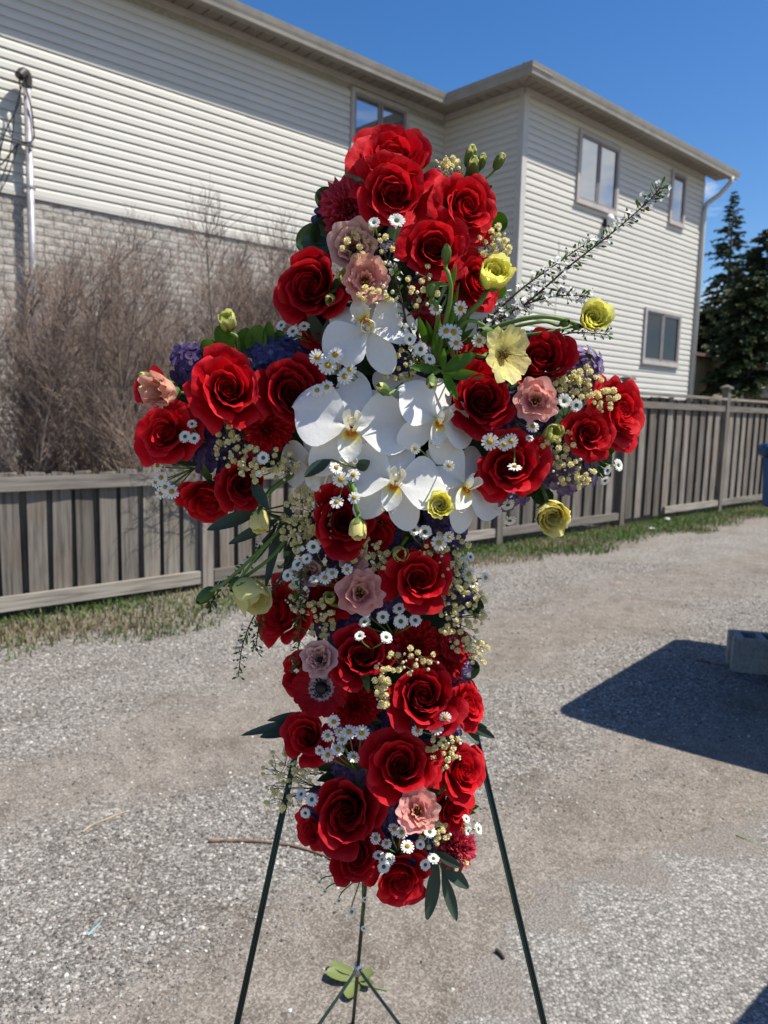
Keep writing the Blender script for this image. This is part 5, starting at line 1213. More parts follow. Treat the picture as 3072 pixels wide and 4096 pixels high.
# ---- hydrangeas: the filling between the big flowers
HYD = [
 ('hyd_blue', 603, 768, 70, 44, -12, 'dark blue hydrangea on top of the left arm'),
 ('hyd', 418, 792, 46, 46, -6, 'purple hydrangea at the upper corner of the left arm'),
 ('hyd', 470, 960, 72, 70, -8, 'deep purple hydrangea in the middle of the left arm'),
 ('hyd', 552, 930, 50, 60, -16, 'purple hydrangea behind the red carnation on the left arm'),
 ('hyd_light', 1246, 805, 58, 56, -4, 'mauve hydrangea at the upper end of the right arm'),
 ('hyd_light', 1225, 1015, 66, 46, -2, 'mauve hydrangea at the lower end of the right arm'),
 ('hyd', 1130, 905, 62, 60, -18, 'purple hydrangea below the pink lisianthus on the right arm'),
 ('hyd_blue', 1140, 752, 38, 30, -8, 'small blue hydrangea tip behind the open yellow ranunculus'),
 ('hyd', 943, 420, 30, 48, -4, 'purple hydrangea beside the second rose from the top'),
 ('hyd_blue', 712, 505, 34, 50, -6, 'blue hydrangea on the left edge of the top part'),
 ('hyd', 845, 600, 62, 70, -22, 'purple hydrangea deep behind the upper pink lisianthus'),
 ('hyd', 872, 760, 60, 70, -20, 'purple hydrangea behind the cream sprays above the orchids'),
 ('hyd', 700, 720, 46, 60, -22, 'purple hydrangea behind the long leaves left of the top orchid'),
 ('hyd_light', 1095, 1060, 42, 34, -10, 'pale mauve hydrangea below the right arm rose'),
 ('hyd', 845, 1150, 70, 60, -10, 'dark purple hydrangea right of the rose below the orchids'),
 ('hyd', 960, 1135, 50, 70, -16, 'purple hydrangea under the lowest orchid petal'),
 ('hyd', 700, 1160, 54, 60, -18, 'purple hydrangea behind the cream sprays left of the stem'),
 ('hyd', 828, 1275, 52, 70, -8, 'purple hydrangea between pink lisianthus and red rose'),
 ('hyd', 985, 1265, 36, 60, -12, 'purple hydrangea at the right edge under the cream sprays'),
 ('hyd', 735, 1350, 62, 46, -14, 'dark purple hydrangea between the two mid stem roses'),
 ('hyd_light', 985, 1455, 32, 42, -12, 'mauve hydrangea above the small right edge rose'),
 ('hyd', 850, 1560, 60, 46, -8, 'purple hydrangea between the two biggest lower roses'),
 ('hyd_light', 755, 1672, 58, 46, -8, 'mauve hydrangea below the chamomile cluster'),
 ('hyd', 712, 1740, 50, 50, -14, 'purple hydrangea left of the drooping lower rose'),
 ('hyd', 838, 1765, 46, 56, -4, 'purple hydrangea left of the lowest pink lisianthus'),
 ('hyd_blue', 893, 1830, 44, 36, -4, 'bluish hydrangea above the bottom rose'),
 ('hyd', 955, 1590, 44, 40, -14, 'purple hydrangea behind the cream chain of the lower right'),
]
for kind, x, y, rx, ry, p, lab in HYD:
    c = fl_pt(x, y, p + 12); s = MMPX * c.y / 0.9
    root = empty('hydrangea', Matrix.Translation(c), lab, 'hydrangea', 'hydrangeas filling the cross')
    b = MB(); b.ball((c.x, c.y + 0.012, c.z), 1.0, 9, 6, (rx * s * 0.55, 0.014, ry * s * 0.55)); world_part(root, 'core', b, MT['stem'])
    n = int(8 + rx * ry / 130)
    for i in range(n):
        t = (i + 0.5) / n; rad = math.sqrt(t) * 0.98; q = i * 2.39996 + rr.uniform(-.3, .3)
        ux, uz = rad * math.cos(q), rad * math.sin(q); dpt = math.sqrt(max(0, 1 - rad * rad * 0.9))
        pos = c + Vector((ux * rx * s, -dpt * 0.020 + 0.004, uz * ry * s))
        nrm = Vector((ux * 1.0 + rr.gauss(0, .25), -dpt * 1.1 - 0.15, uz * 1.0 + rr.gauss(0, .25) + 0.15)).normalized()
        M = Matrix.Translation(pos) @ nrm.to_track_quat('Z', 'Y').to_matrix().to_4x4() @ Matrix.Rotation(rr.uniform(0, 1.57), 4, 'Z') @ Matrix.Scale(rr.uniform(0.0086, 0.0120), 4)
        part_at(root, 'floret', rr.choice(FLOR[kind]), M)

# ---- roses: (template, x, y, diameter, turn right, turn up, forward mm, label)
ROSE = [
 (3, 850, 374, 196, 0.0, 0.85, 24, 'topmost red rose seen from the side with wide open outer petals'),
 (8, 850, 426, 154, 0.0, 0.12, 48, 'large red rose facing the viewer just below the topmost rose'),
 (0, 995, 455, 150, 0.55, 0.22, 34, 'red rose turned right beneath the cream spray and green buds'),
 (4, 936, 538, 150, 0.10, 0.05, 50, 'red rose with dark heart behind the upright green bud'),
 (2, 1016, 610, 135, 0.70, 0.05, 30, 'red rose turned right behind the yellow ranunculus bud'),
 (5, 682, 622, 150, -0.42, 0.02, 36, 'dark red rose on the left edge above the white top orchid'),
 (0, 492, 846, 172, -0.05, 0.08, 50, 'biggest red rose of the left arm with pointed outer petals'),
 (5, 632, 850, 160, 0.0, 0.02, 42, 'red rose on the left arm touching the large orchid'),
 (2, 364, 938, 145, -0.50, 0.05, 40, 'red rose turned left at the lower end of the left arm'),
 (4, 332, 838, 92, -1.2, 0.15, 10, 'red rose mostly hidden behind the peach lisianthus'),
 (3, 452, 1068, 128, -0.15, -1.0, 24, 'red rose hanging face down under the left arm'),
 (1, 522, 1045, 112, 0.0, -0.15, 40, 'small red rose at the lower side of the left arm'),
 (5, 1040, 868, 140, 0.05, 0.05, 48, 'red rose with a tight swirl right beside the orchids'),
 (3, 1030, 790, 120, 0.1, 0.85, 24, 'red rose petals rising behind the open yellow ranunculus'),
 (1, 1163, 785, 132, 0.10, 0.30, 34, 'red rose on top of the right arm above the pink lisianthus'),
 (4, 1100, 1008, 158, 0.05, -0.05, 50, 'large red rose under the chamomile on the right arm'),
 (2, 1268, 938, 118, 0.25, 0.0, 44, 'red rose near the outer end of the right arm'),
 (0, 1318, 890, 165, 1.25, 0.05, 14, 'red rose seen in profile at the tip of the right arm'),
 (1, 742, 1122, 140, -0.05, -0.05, 44, 'red rose directly below the big orchids behind the hanging yellow bud'),
 (0, 800, 1150, 120, 0.5, -0.6, 20, 'red petals of a rose peeping out right of the hanging bud'),
 (4, 904, 1252, 150, 0.08, 0.0, 48, 'red rose right of the round pink lisianthus'),
 (3, 622, 1322, 150, -1.05, -0.10, 18, 'red rose turned away at the left edge of the stem'),
 (5, 782, 1420, 130, 0.0, 0.05, 48, 'red rose with a neat swirl below the button daisies'),
 (1, 912, 1507, 158, 0.05, 0.0, 50, 'large red rose right of the yellow cream chain'),
 (2, 1004, 1525, 98, 0.85, 0.0, 28, 'small red rose at the right edge beside the large rose'),
 (0, 668, 1592, 112, -0.30, -0.05, 36, 'red rose at the left edge beside the chamomile cluster'),
 (4, 866, 1655, 168, 0.0, 0.0, 52, 'biggest red rose of the lower stem'),
 (2, 992, 1668, 130, 0.55, 0.05, 32, 'red rose turned right beside the biggest lower rose'),
 (3, 972, 1742, 100, 0.55, -0.35, 24, 'red rose petals folded below the right turned rose'),
 (1, 752, 1752, 158, -0.20, -0.30, 46, 'drooping red rose at the lower left of the stem'),
 (5, 768, 1840, 118, 0.0, -0.45, 38, 'small red rose looking down under the drooping rose'),
 (0, 688, 1790, 100, -0.9, -0.4, 16, 'red rose petals at the lower left rim of the stem'),
 (3, 860, 1878, 150, 0.15, -0.95, 26, 'lowest red rose showing the backs of its petals'),
 (2, 655, 1452, 100, -0.8, 0.0, 12, 'dark red rose petals behind the black eyed anemone'),
 (5, 700, 690, 110, -0.2, -0.3, 14, 'dark red rose petals behind the top orchid'),
]
for t, x, y, d, tx, ty, p, lab in ROSE:
    t = (t, t, {0: 8, 1: 9, 2: 11, 3: 6, 4: 6, 5: 10}.get(t, t), {0: 3, 1: 7, 2: 8, 3: 0, 4: 2, 5: 1}.get(t, t))[rr.randrange(4)]
    u_ = rr.uniform(0.92, 1.09)
    put(ROSES[t], face(x, y, p, tx, ty, rr.uniform(0, 6.28), d * (0.95 if y > 1080 else 0.91), 1.0) @ Matrix.Diagonal((u_, 1 / u_, rr.uniform(0.9, 1.1), 1)), 'red_rose', lab, 'rose', 'red roses in the cross')
put(PINKROSE, face(912, 708, 20, 0.1, 0.1, 1.0, 84), 'crimson_rose', 'crimson pink bloom above the button daisies', 'rose')
put(PINKROSE, face(907, 640, 26, 0.0, 0.7, 2.0, 56), 'crimson_rose', 'small crimson pink bud right of the salmon lisianthus', 'rose')
put(PINKROSE, face(758, 1622, 20, 0.0, 0.0, 3.0, 74), 'crimson_rose', 'crimson pink bloom hidden under the chamomile cluster', 'rose')
for T, x, y, d, tx, ty, p, nm, lab in (
 (CARN_P, 750, 450, 112, -0.25, 0.15, 34, 'pink_carnation', 'crimson pink carnation at the left of the top part'),
 (CARN[0], 576, 924, 100, 0.0, 0.0, 46, 'red_carnation', 'ruffled red carnation between the two roses of the left arm'),
 (CARN[1], 702, 1290, 108, -0.15, 0.0, 26, 'red_carnation', 'red carnation left of the round pink lisianthus'),
 (CARN[0], 897, 1398, 112, 0.1, 0.0, 30, 'red_carnation', 'red carnation right of the mid stem rose'),
 (CARN[1], 965, 1420, 96, 0.4, -0.1, 28, 'red_carnation', 'red carnation at the right edge below the cream cloud'),
 (CARN[0], 766, 1522, 96, 0.0, -0.05, 30, 'red_carnation', 'red carnation left of the large lower rose'),
 (CARN_P, 986, 1830, 92, 0.4, -0.35, 26, 'pink_carnation', 'crimson pink carnation at the bottom right of the stem')):
    put(T, face(x, y, p, tx, ty, rr.uniform(0, 6), d), nm, lab, 'carnation', 'carnations in the cross')
put(ANEM, face(695, 1486, 44, -0.30, -0.15, 0.4, 128), 'red_anemone', 'red anemone with white ring and black centre', 'anemone')
put(ANEM, face(980, 1395, 20, 0.5, 0.2, 1.4, 84), 'red_anemone', 'red anemone half hidden behind the cream cloud at right', 'anemone')
for T, x, y, d, tx, ty, p, lab in (
 (LISI[0], 789, 606, 94, 0.05, 0.0, 56, 'salmon pink lisianthus above the top orchid'),
 (LISI_D, 763, 536, 94, -0.1, 0.0, 40, 'dusty pink lisianthus in shade above the salmon one'),
 (LISI[1], 1157, 866, 90, 0.0, 0.0, 58, 'pink lisianthus in the middle of the right arm'),
 (LISI_B, 360, 846, 76, -0.85, -0.1, 52, 'peach lisianthus at the tip of the left arm'),
 (LISI[1], 778, 1282, 98, 0.0, 0.0, 58, 'round pink lisianthus in the upper stem'),
 (LISI_D, 690, 1424, 76, -0.25, 0.1, 52, 'pale pink lisianthus left of the mid stem rose'),
 (LISI[0], 902, 1752, 94, 0.05, -0.05, 74, 'frilled pink lisianthus below the biggest lower rose'),
 (LISI_D, 760, 1212, 60, 0.0, 0.3, 36, 'small dusty pink lisianthus under the rose below the orchids'),
 (LISI_D, 668, 1238, 58, -0.3, 0.0, 22, 'pale lisianthus behind the white daisies at the left edge')):
    put(T, face(x, y, p + 14, tx, ty, rr.uniform(0, 6), d), 'lisianthus', lab, 'lisianthus', 'lisianthus in the cross')

# ---- orchids: (template, x, y, size, turn right, turn up, forward, roll degrees, label)
for t, x, y, d, tx, ty, p, rl, lab in (
 (0, 760, 920, 232, -0.05, 0.06, 84, 4, 'largest white orchid in the centre of the cross'),
 (1, 853, 1038, 200, 0.05, 0.02, 92, 14, 'white orchid overlapping below right of the largest one'),
 (2, 795, 712, 178, -0.15, 0.25, 72, 152, 'topmost white orchid with its lip upwards above the others'),
 (0, 944, 905, 176, 0.55, 0.06, 74, 22, 'white orchid turned right beside the tight swirled rose'),
 (1, 1004, 1048, 184, 0.62, 0.04, 62, 34, 'white orchid turned right at the lower right of the centre'),
 (2, 684, 1000, 172, -0.60, -0.15, 48, -10, 'white orchid in shade peeping out left of the largest one'),
 (1, 862, 868, 150, 0.1, 0.1, 48, -30, 'white orchid mostly hidden behind the largest one')):
    put(ORCH[t], face(x, y, p, tx, ty, R(-rl), d * 1.06), 'white_orchid', lab, 'orchid', 'white orchids at the centre of the cross')

# ---- ranunculus and buds with their stems: stem = list of (x, y, forward)
def bloom(T, x, y, d, tx, ty, p, nm, lab, cat, group=None, stem=None, sr=0.0021, roll=None, sq=1.0, leaves=()):
    d *= 0.66 if T in GBUD else 0.80 if T in BELL else 0.88 if T in RANUN else 1.0
    root = put(T, face(x, y, p, tx, ty, rr.uniform(0, 6) if roll is None else roll, d, sq), nm, lab, cat, group)
    if stem:
        b = MB(); F = root.matrix_basis.to_3x3() @ Vector((0, 0, 1)); e = Vector(root.matrix_basis.translation) - F * 0.62
        pts = [fl_pt(*q) for q in stem] + [e - F.normalized() * 0.012, e]
        b.tube(spline(pts, 6), sr * 1.15, 7, sr); world_part(root, 'stem', b, MT['stem'])
    for (x0, y0, x1, y1, w) in leaves: leaf_part(root, (x0, y0, p - 8), (x1, y1, p - 2), w, 'leaf_bright')
    return root
def leaf_part(root, b0, b1, w, mat, bend=0.0, nm='leaf', tw=0.0, sharp=1.2, peak=0.45):
    a, c = fl_pt(*b0), fl_pt(*b1); d = c - a; L = d.length; y = d.normalized()
    z = (CAMP - a).normalized(); z = (z - y * z.dot(y)).normalized(); z = Matrix.Rotation(tw, 3, y) @ z; x = y.cross(z)
    V, F, rim = blade(L * 1.06, w * 1.18 * MMPX, 9, 5, sharp, 0.10, peak, bend=bend, cup=0.16, ripple=0.03, rg=rr)
    M = Matrix(((x.x, y.x, z.x, a.x), (x.y, y.y, z.y, a.y), (x.z, y.z, z.z, a.z), (0, 0, 0, 1)))
    mb = MB(); mb.add(V, F, rim, M); return world_part(root, nm, mb, MT[mat])
GR = 'yellow ranunculus in the cross'
bloom(OPENR, 1089, 766, 128, 0.75, -0.15, 78, 'open_ranunculus', 'wide open pale yellow ranunculus with brown centre', 'ranunculus', GR, [(1000, 760, 20), (1040, 770, 60)])
bloom(RANUN[1], 1065, 600, 74, 0.30, 0.65, 70, 'yellow_ranunculus', 'cupped yellow ranunculus on a thick stem at the upper right', 'ranunculus', GR, [(960, 745, 40), (1000, 690, 66), (1035, 655, 72)], 0.0031)
bloom(RANUN[0], 1279, 690, 72, 0.35, 0.25, 60, 'yellow_ranunculus', 'yellow ranunculus far out on long stems at the right', 'ranunculus', GR, [(1010, 735, 30), (1090, 700, 50), (1180, 684, 60)], 0.0024)
bloom(RANUN_P, 1190, 1110, 70, 0.15, -0.55, 56, 'yellow_ranunculus', 'pale yellow ranunculus hanging under the right arm', 'ranunculus', GR, [(1160, 1030, 20), (1178, 1070, 45)])
bloom(RANUN[0], 950, 1092, 60, 0.0, 0.0, 92, 'yellow_ranunculus', 'small bright yellow ranunculus on the lower right orchid', 'ranunculus', GR, [(955, 1040, 60)])
bloom(BELL[0], 774, 1142, 50, 0.0, -3.2, 108, 'ranunculus_bud', 'pale yellow bud hanging from a bent stem below the orchids', 'bud', 'buds in the cross', [(755, 1035, 84), (766, 1065, 104), (770, 1100, 108)], 0.0024)
bloom(BELL[0], 561, 1126, 56, -0.2, -3.0, 60, 'ranunculus_bud', 'pale yellow bud hanging under the left arm', 'bud', 'buds in the cross', [(640, 1020, 30), (590, 1055, 50), (567, 1085, 60)], 0.0028)
bloom(CUP, 540, 1286, 78, 0.9, -1.3, 46, 'drooping_ranunculus', 'pale yellow ranunculus drooping at the left of the stem', 'ranunculus', GR, [(640, 1130, 20), (590, 1200, 36)])
bloom(BELL[1], 492, 694, 48, -0.25, 0.9, 34, 'lisianthus_bud', 'lime bud standing up above the left arm', 'bud', 'buds in the cross', [(520, 775, 0), (512, 730, 20)], 0.0022)
bloom(BELL[1], 746, 600, 38, -0.2, 0.5, 64, 'lisianthus_bud', 'round lime bud left of the salmon lisianthus', 'bud', 'buds in the cross', [(735, 650, 40)])
bloom(BELL[1], 713, 645, 28, -0.1, -0.6, 64, 'lisianthus_bud', 'small lime bud on the dark left rose', 'bud', 'buds in the cross', [(735, 625, 50)])
bloom(BELL[1], 1194, 936, 50, 0.45, 0.15, 56, 'lisianthus_bud', 'lime bud in front of the outer right arm rose', 'bud', 'buds in the cross', [(1150, 930, 30)])
bloom(BELL[1], 864, 1196, 46, 0.1, -0.3, 54, 'lisianthus_bud', 'lime bud above the rose right of the pink lisianthus', 'bud', 'buds in the cross', [(880, 1160, 30)])
bloom(BELL[1], 712, 1292, 34, -0.1, 0.3, 62, 'lisianthus_bud', 'lime bud lying on the red carnation left of the stem', 'bud', 'buds in the cross', [(735, 1310, 40)])
bloom(GBUD[0], 827, 840, 34, -0.6, 0.3, 100, 'green_bud', 'green bud above the largest orchid', 'bud', 'buds in the cross', [(870, 830, 70)])
bloom(GBUD[0], 932, 825, 32, -0.1, -0.8, 98, 'green_bud', 'green bud hanging below the bright green leaves', 'bud', 'buds in the cross', [(950, 800, 80)])
bloom(GBUD[1], 964, 550, 28, 0.0, 1.8, 92, 'green_bud', 'pointed green bud upright on a long stem before the roses', 'bud', 'buds in the cross', [(945, 780, 40), (962, 700, 74), (974, 630, 88), (968, 590, 92)], 0.0023, sq=1.25, leaves=[(972, 630, 985, 575, 9), (970, 615, 930, 612, 8)])
bloom(GBUD[1], 931, 626, 30, -0.2, 1.4, 84, 'green_bud', 'fat green bud left of the long green stem', 'bud', 'buds in the cross', [(935, 745, 50), (945, 690, 74), (942, 655, 84)], 0.0023)
bloom(GBUD[1], 1052, 717, 30, -0.9, 0.1, 88, 'green_bud', 'round green bud touching the open yellow ranunculus', 'bud', 'buds in the cross', [(975, 745, 50), (1000, 700, 80), (1030, 695, 88)], 0.0020)
bloom(GBUD[1], 1220, 697, 24, 0.6, 0.1, 52, 'green_bud', 'green bud on the long stems left of the far yellow ranunculus', 'bud', 'buds in the cross', [(1005, 742, 20), (1090, 712, 40), (1170, 695, 50)], 0.0019)
bloom(GBUD[1], 1246, 706, 20, 0.6, -0.1, 48, 'green_bud', 'lower green bud close under the far yellow ranunculus', 'bud', 'buds in the cross', [(1005, 750, 16), (1110, 728, 34), (1190, 716, 44)], 0.0017)
for x, y, d, tx, ty, lab, st in (
 (1016, 338, 34, 0.25, 1.3, 'uppermost lisianthus bud at the top right', [(985, 430, 0), (1004, 385, 10)]), (1021, 364, 36, 0.15, 1.3, 'plump lisianthus bud just below the uppermost one', [(985, 435, 4), (1008, 400, 18)]),
 (1040, 350, 26, 0.35, 1.2, 'small lisianthus bud right of the uppermost ones', [(988, 436, 0), (1018, 395, 8)]), (1078, 349, 28, 0.6, 1.0, 'lisianthus bud on its own stem farthest right at the top', [(1000, 420, 0), (1040, 392, 8)]),
 (318, 814, 26, -1.3, 0.3, 'upper green bud at the tip of the left arm', [(385, 830, 20), (345, 818, 36)]), (318, 842, 28, -1.4, 0.0, 'lower green bud at the tip of the left arm', [(375, 850, 10), (345, 845, 30)])):
    bloom(GBUD[0], x, y, d, tx, ty, 24 if y < 500 else 44, 'lisianthus_bud', lab, 'bud', 'buds in the cross', st, 0.0014, sq=1.2)
bloom(BELL[1], 1270, 774, 44, 0.6, 0.2, 0, 'lisianthus_bud', 'yellow bud showing behind the mauve hydrangea', 'bud', 'buds in the cross', [(1225, 800, -10)])

# ---- daisies: sprays of button daisies (green eyes) and chamomile (yellow eyes)
def spray(kind, base, heads, lab):
    T = CHRYS if kind == 'c' else CHAMO
    bp = fl_pt(*base); root = empty('button_daisy_spray' if kind == 'c' else 'chamomile_spray', Matrix.Translation(bp), lab, 'daisies' if kind == 'c' else 'chamomile', 'button daisy sprays' if kind == 'c' else 'chamomile sprays')
    st = MB()
    for h in heads:
        x, y, d = h[:3]; tx, ty, p = (h[3:] + (rr.uniform(-.45, .45), rr.uniform(-.3, .55), base[2] + 34))[:3] if len(h) < 6 else h[3:6]
        M = face(x, y, p + 8, tx, ty, rr.uniform(0, 6), d * 1.08); F = (M.to_3x3() @ Vector((0, 0, 1))); hp = Vector(M.translation)
        st.tube(bez(bp, bp.lerp(hp, .4) + Vector((0, -.006, 0)), hp - F.normalized() * 0.02, hp - F * 0.25, 7), 0.0009, 5)
        nm, me, subs = T[rr.randrange(2)]; o = part_at(root, nm, me, M)
        for sn, sm in subs: link(bpy.data.objects.new(sn, sm), o)
    world_part(root, 'stems', st, MT['stem'])
SPR = [
 ('c', (838, 570, 40), [(808, 481, 25, -.2, .55, 78), (857, 477, 36, .0, .6, 80)], 'pair of upright button daisies below the second rose'),
 ('c', (450, 955, 20), [(415, 916, 22), (400, 943, 28), (420, 947, 27)], 'three button daisies beside the left turned rose'),
 ('c', (600, 1015, 30), [(569, 989, 29), (560, 1023, 18)], 'two button daisies left of the shaded orchid'),
 ('c', (905, 790, 40), [(885, 733, 28), (909, 754, 32), (928, 776, 28)], 'three button daisies in a row below the crimson bloom'),
 ('c', (690, 745, 0), [(608, 703, 26, -.9, .6, 30), (633, 716, 30, -.6, .7, 34), (657, 705, 26, -.2, .9, 34)], 'three button daisies facing up left of the top orchid'),
 ('c', (1218, 905, 30), [(1219, 866, 32), (1245, 875, 29), (1198, 886, 20)], 'button daisies among the cream blossoms of the right arm'),
 ('c', (1262, 972, 20), [(1335, 1005, 30, 1.4, .2, 36), (1312, 1016, 24, .9, -.5, 36), (1307, 1038, 24, .6, -.9, 38)], 'button daisies sticking out at the lower right arm tip'),
 ('c', (1085, 1055, 20), [(1069, 1104, 30, -.3, -1.6, 30), (1097, 1090, 32, .5, -1.3, 26), (1101, 1124, 30, .2, -1.6, 26)], 'three button daisies hanging under the right arm'),
 ('c', (915, 1185, 30), [(894, 1145, 28), (918, 1149, 33)], 'two touching button daisies under the orchids'),
 ('c', (702, 1230, 20), [(677, 1181, 33), (663, 1207, 26, -.4, .2, 50), (643, 1220, 28, -.5, .1, 46), (622, 1243, 30, -.8, .0, 40), (641, 1260, 26, -.6, -.3, 44)], 'cluster of button daisies at the left edge of the stem'),
 ('c', (850, 1372, 24), [(863, 1315, 31), (827, 1333, 31), (866, 1342, 35), (897, 1340, 30), (788, 1344, 29), (791, 1326, 20)], 'row of button daisies above the mid stem rose'),
 ('c', (802, 1402, 60), [(777, 1374, 26), (834, 1377, 30)], 'two button daisies on the rim of the mid stem rose'),
 ('c', (1010, 1240, 0), [(998, 1216, 30, .3, .2, 24), (1016, 1203, 24, .7, .3, 20), (1006, 1234, 22, .6, 0., 22)], 'button daisies at the right edge under the orchids'),
 ('c', (702, 1733, 16), [(651, 1716, 28, -.8, .2, 44), (674, 1727, 32, -.5, -.1, 48), (660, 1756, 26, -.5, -.6, 44)], 'button daisies left of the drooping rose'),
 ('c', (925, 1835, 24), [(928, 1797, 31, .1, .3, 58), (908, 1824, 24, 0., -.4, 56)], 'two button daisies below the frilled pink lisianthus'),
 ('c', (852, 1838, 24), [(818, 1848, 28, -.2, .6, 60), (840, 1856, 30, .1, .3, 62), (829, 1872, 31, -.1, -.4, 60)], 'three button daisies on top of the lowest rose'),
 ('c', (950, 1838, 24), [(936, 1855, 30, .1, .6, 58), (919, 1868, 26, -.2, -.2, 56)], 'button daisies right of the lowest rose'),
 ('c', (985, 1762, 16), [(1033, 1791, 28, 1.2, .2, 36), (1011, 1795, 22, .8, -.3, 34), (1007, 1769, 22, .8, .4, 32)], 'button daisies sticking out at the lower right of the stem'),
 ('y', (782, 830, 40), [(685, 772, 34), (724, 766, 37), (708, 789, 40), (755, 798, 30), (744, 813, 34), (685, 843, 30), (706, 836, 31)], 'chamomile spray between left arm rose and top orchid'),
 ('y', (420, 1012, 10), [(332, 986, 24, -.9, .2, 24), (340, 1006, 26, -.8, .1, 26), (348, 1032, 30, -.5, 0., 32), (357, 1052, 28, -.4, -.2, 34), (371, 1062, 33, -.2, 0., 36), (347, 1066, 26, -.5, -.4, 28), (336, 1042, 26, -.9, -.1, 26)], 'chamomile spray under the tip of the left arm'),
 ('y', (762, 1060, 70), [(726, 1010, 31), (736, 1036, 36), (763, 1026, 30)], 'three chamomile flowers below the largest orchid'),
 ('y', (745, 1040, 70), [(727, 1084, 31), (765, 1075, 28)], 'two chamomile flowers on the rose below the orchids'),
 ('y', (985, 795, 40), [(995, 666, 32), (979, 718, 41), (964, 715, 36), (985, 741, 33), (1035, 736, 31), (941, 668, 27)], 'chamomile spray among the green stems at the upper right'),
 ('y', (940, 1005, 60), [(897, 969, 24), (970, 1006, 26)], 'two small chamomile flowers between the orchids'),
 ('y', (1112, 930, 40), [(1058, 954, 38), (1089, 960, 30), (1104, 953, 33), (1112, 1008, 31, .1, 1.6, 100)], 'chamomile over the large right arm rose'),
 ('y', (1108, 905, 30), [(1151, 921, 28), (1144, 946, 18)], 'two chamomile flowers below the right arm lisianthus'),
 ('y', (930, 1198, 30), [(948, 1173, 36), (970, 1160, 26)], 'two chamomile flowers under the small yellow ranunculus'),
 ('y', (985, 1255, 10), [(1013, 1241, 32), (1049, 1248, 25, .6, 0., 34), (1022, 1261, 22)], 'chamomile reaching out at the right edge of the upper stem'),
 ('y', (735, 1268, 34), [(750, 1230, 26), (718, 1238, 28), (702, 1248, 30), (679, 1251, 22)], 'chamomile above the red carnation of the upper stem'),
 ('y', (772, 1665, 30), [(721, 1559, 31), (708, 1589, 28), (734, 1581, 26), (754, 1581, 34), (781, 1583, 35), (739, 1598, 26), (708, 1631, 33), (730, 1619, 31), (764, 1635, 31), (690, 1621, 22)], 'dense chamomile cluster between the lower roses'),
 ('y', (960, 1592, 40), [(943, 1573, 33), (962, 1551, 28), (902, 1578, 28)], 'chamomile on the rim of the large lower rose'),
 ('y', (860, 1842, 34), [(852, 1791, 31), (868, 1798, 30), (812, 1811, 28), (835, 1822, 25), (880, 1828, 33)], 'chamomile in the bottom part above the lowest rose'),
 ('y', (782, 1885, 0), [(690, 1906, 13, -.3, -1., 12), (702, 1926, 14, -.3, -1., 12), (732, 1946, 15, 0., -1., 14), (760, 1970, 22, .1, -.6, 16), (788, 1944, 16, 0., -1., 12), (786, 2006, 15, .1, -.9, 10)], 'limp chamomile stems hanging below the cross'),
]
for s in SPR: spray(*s)

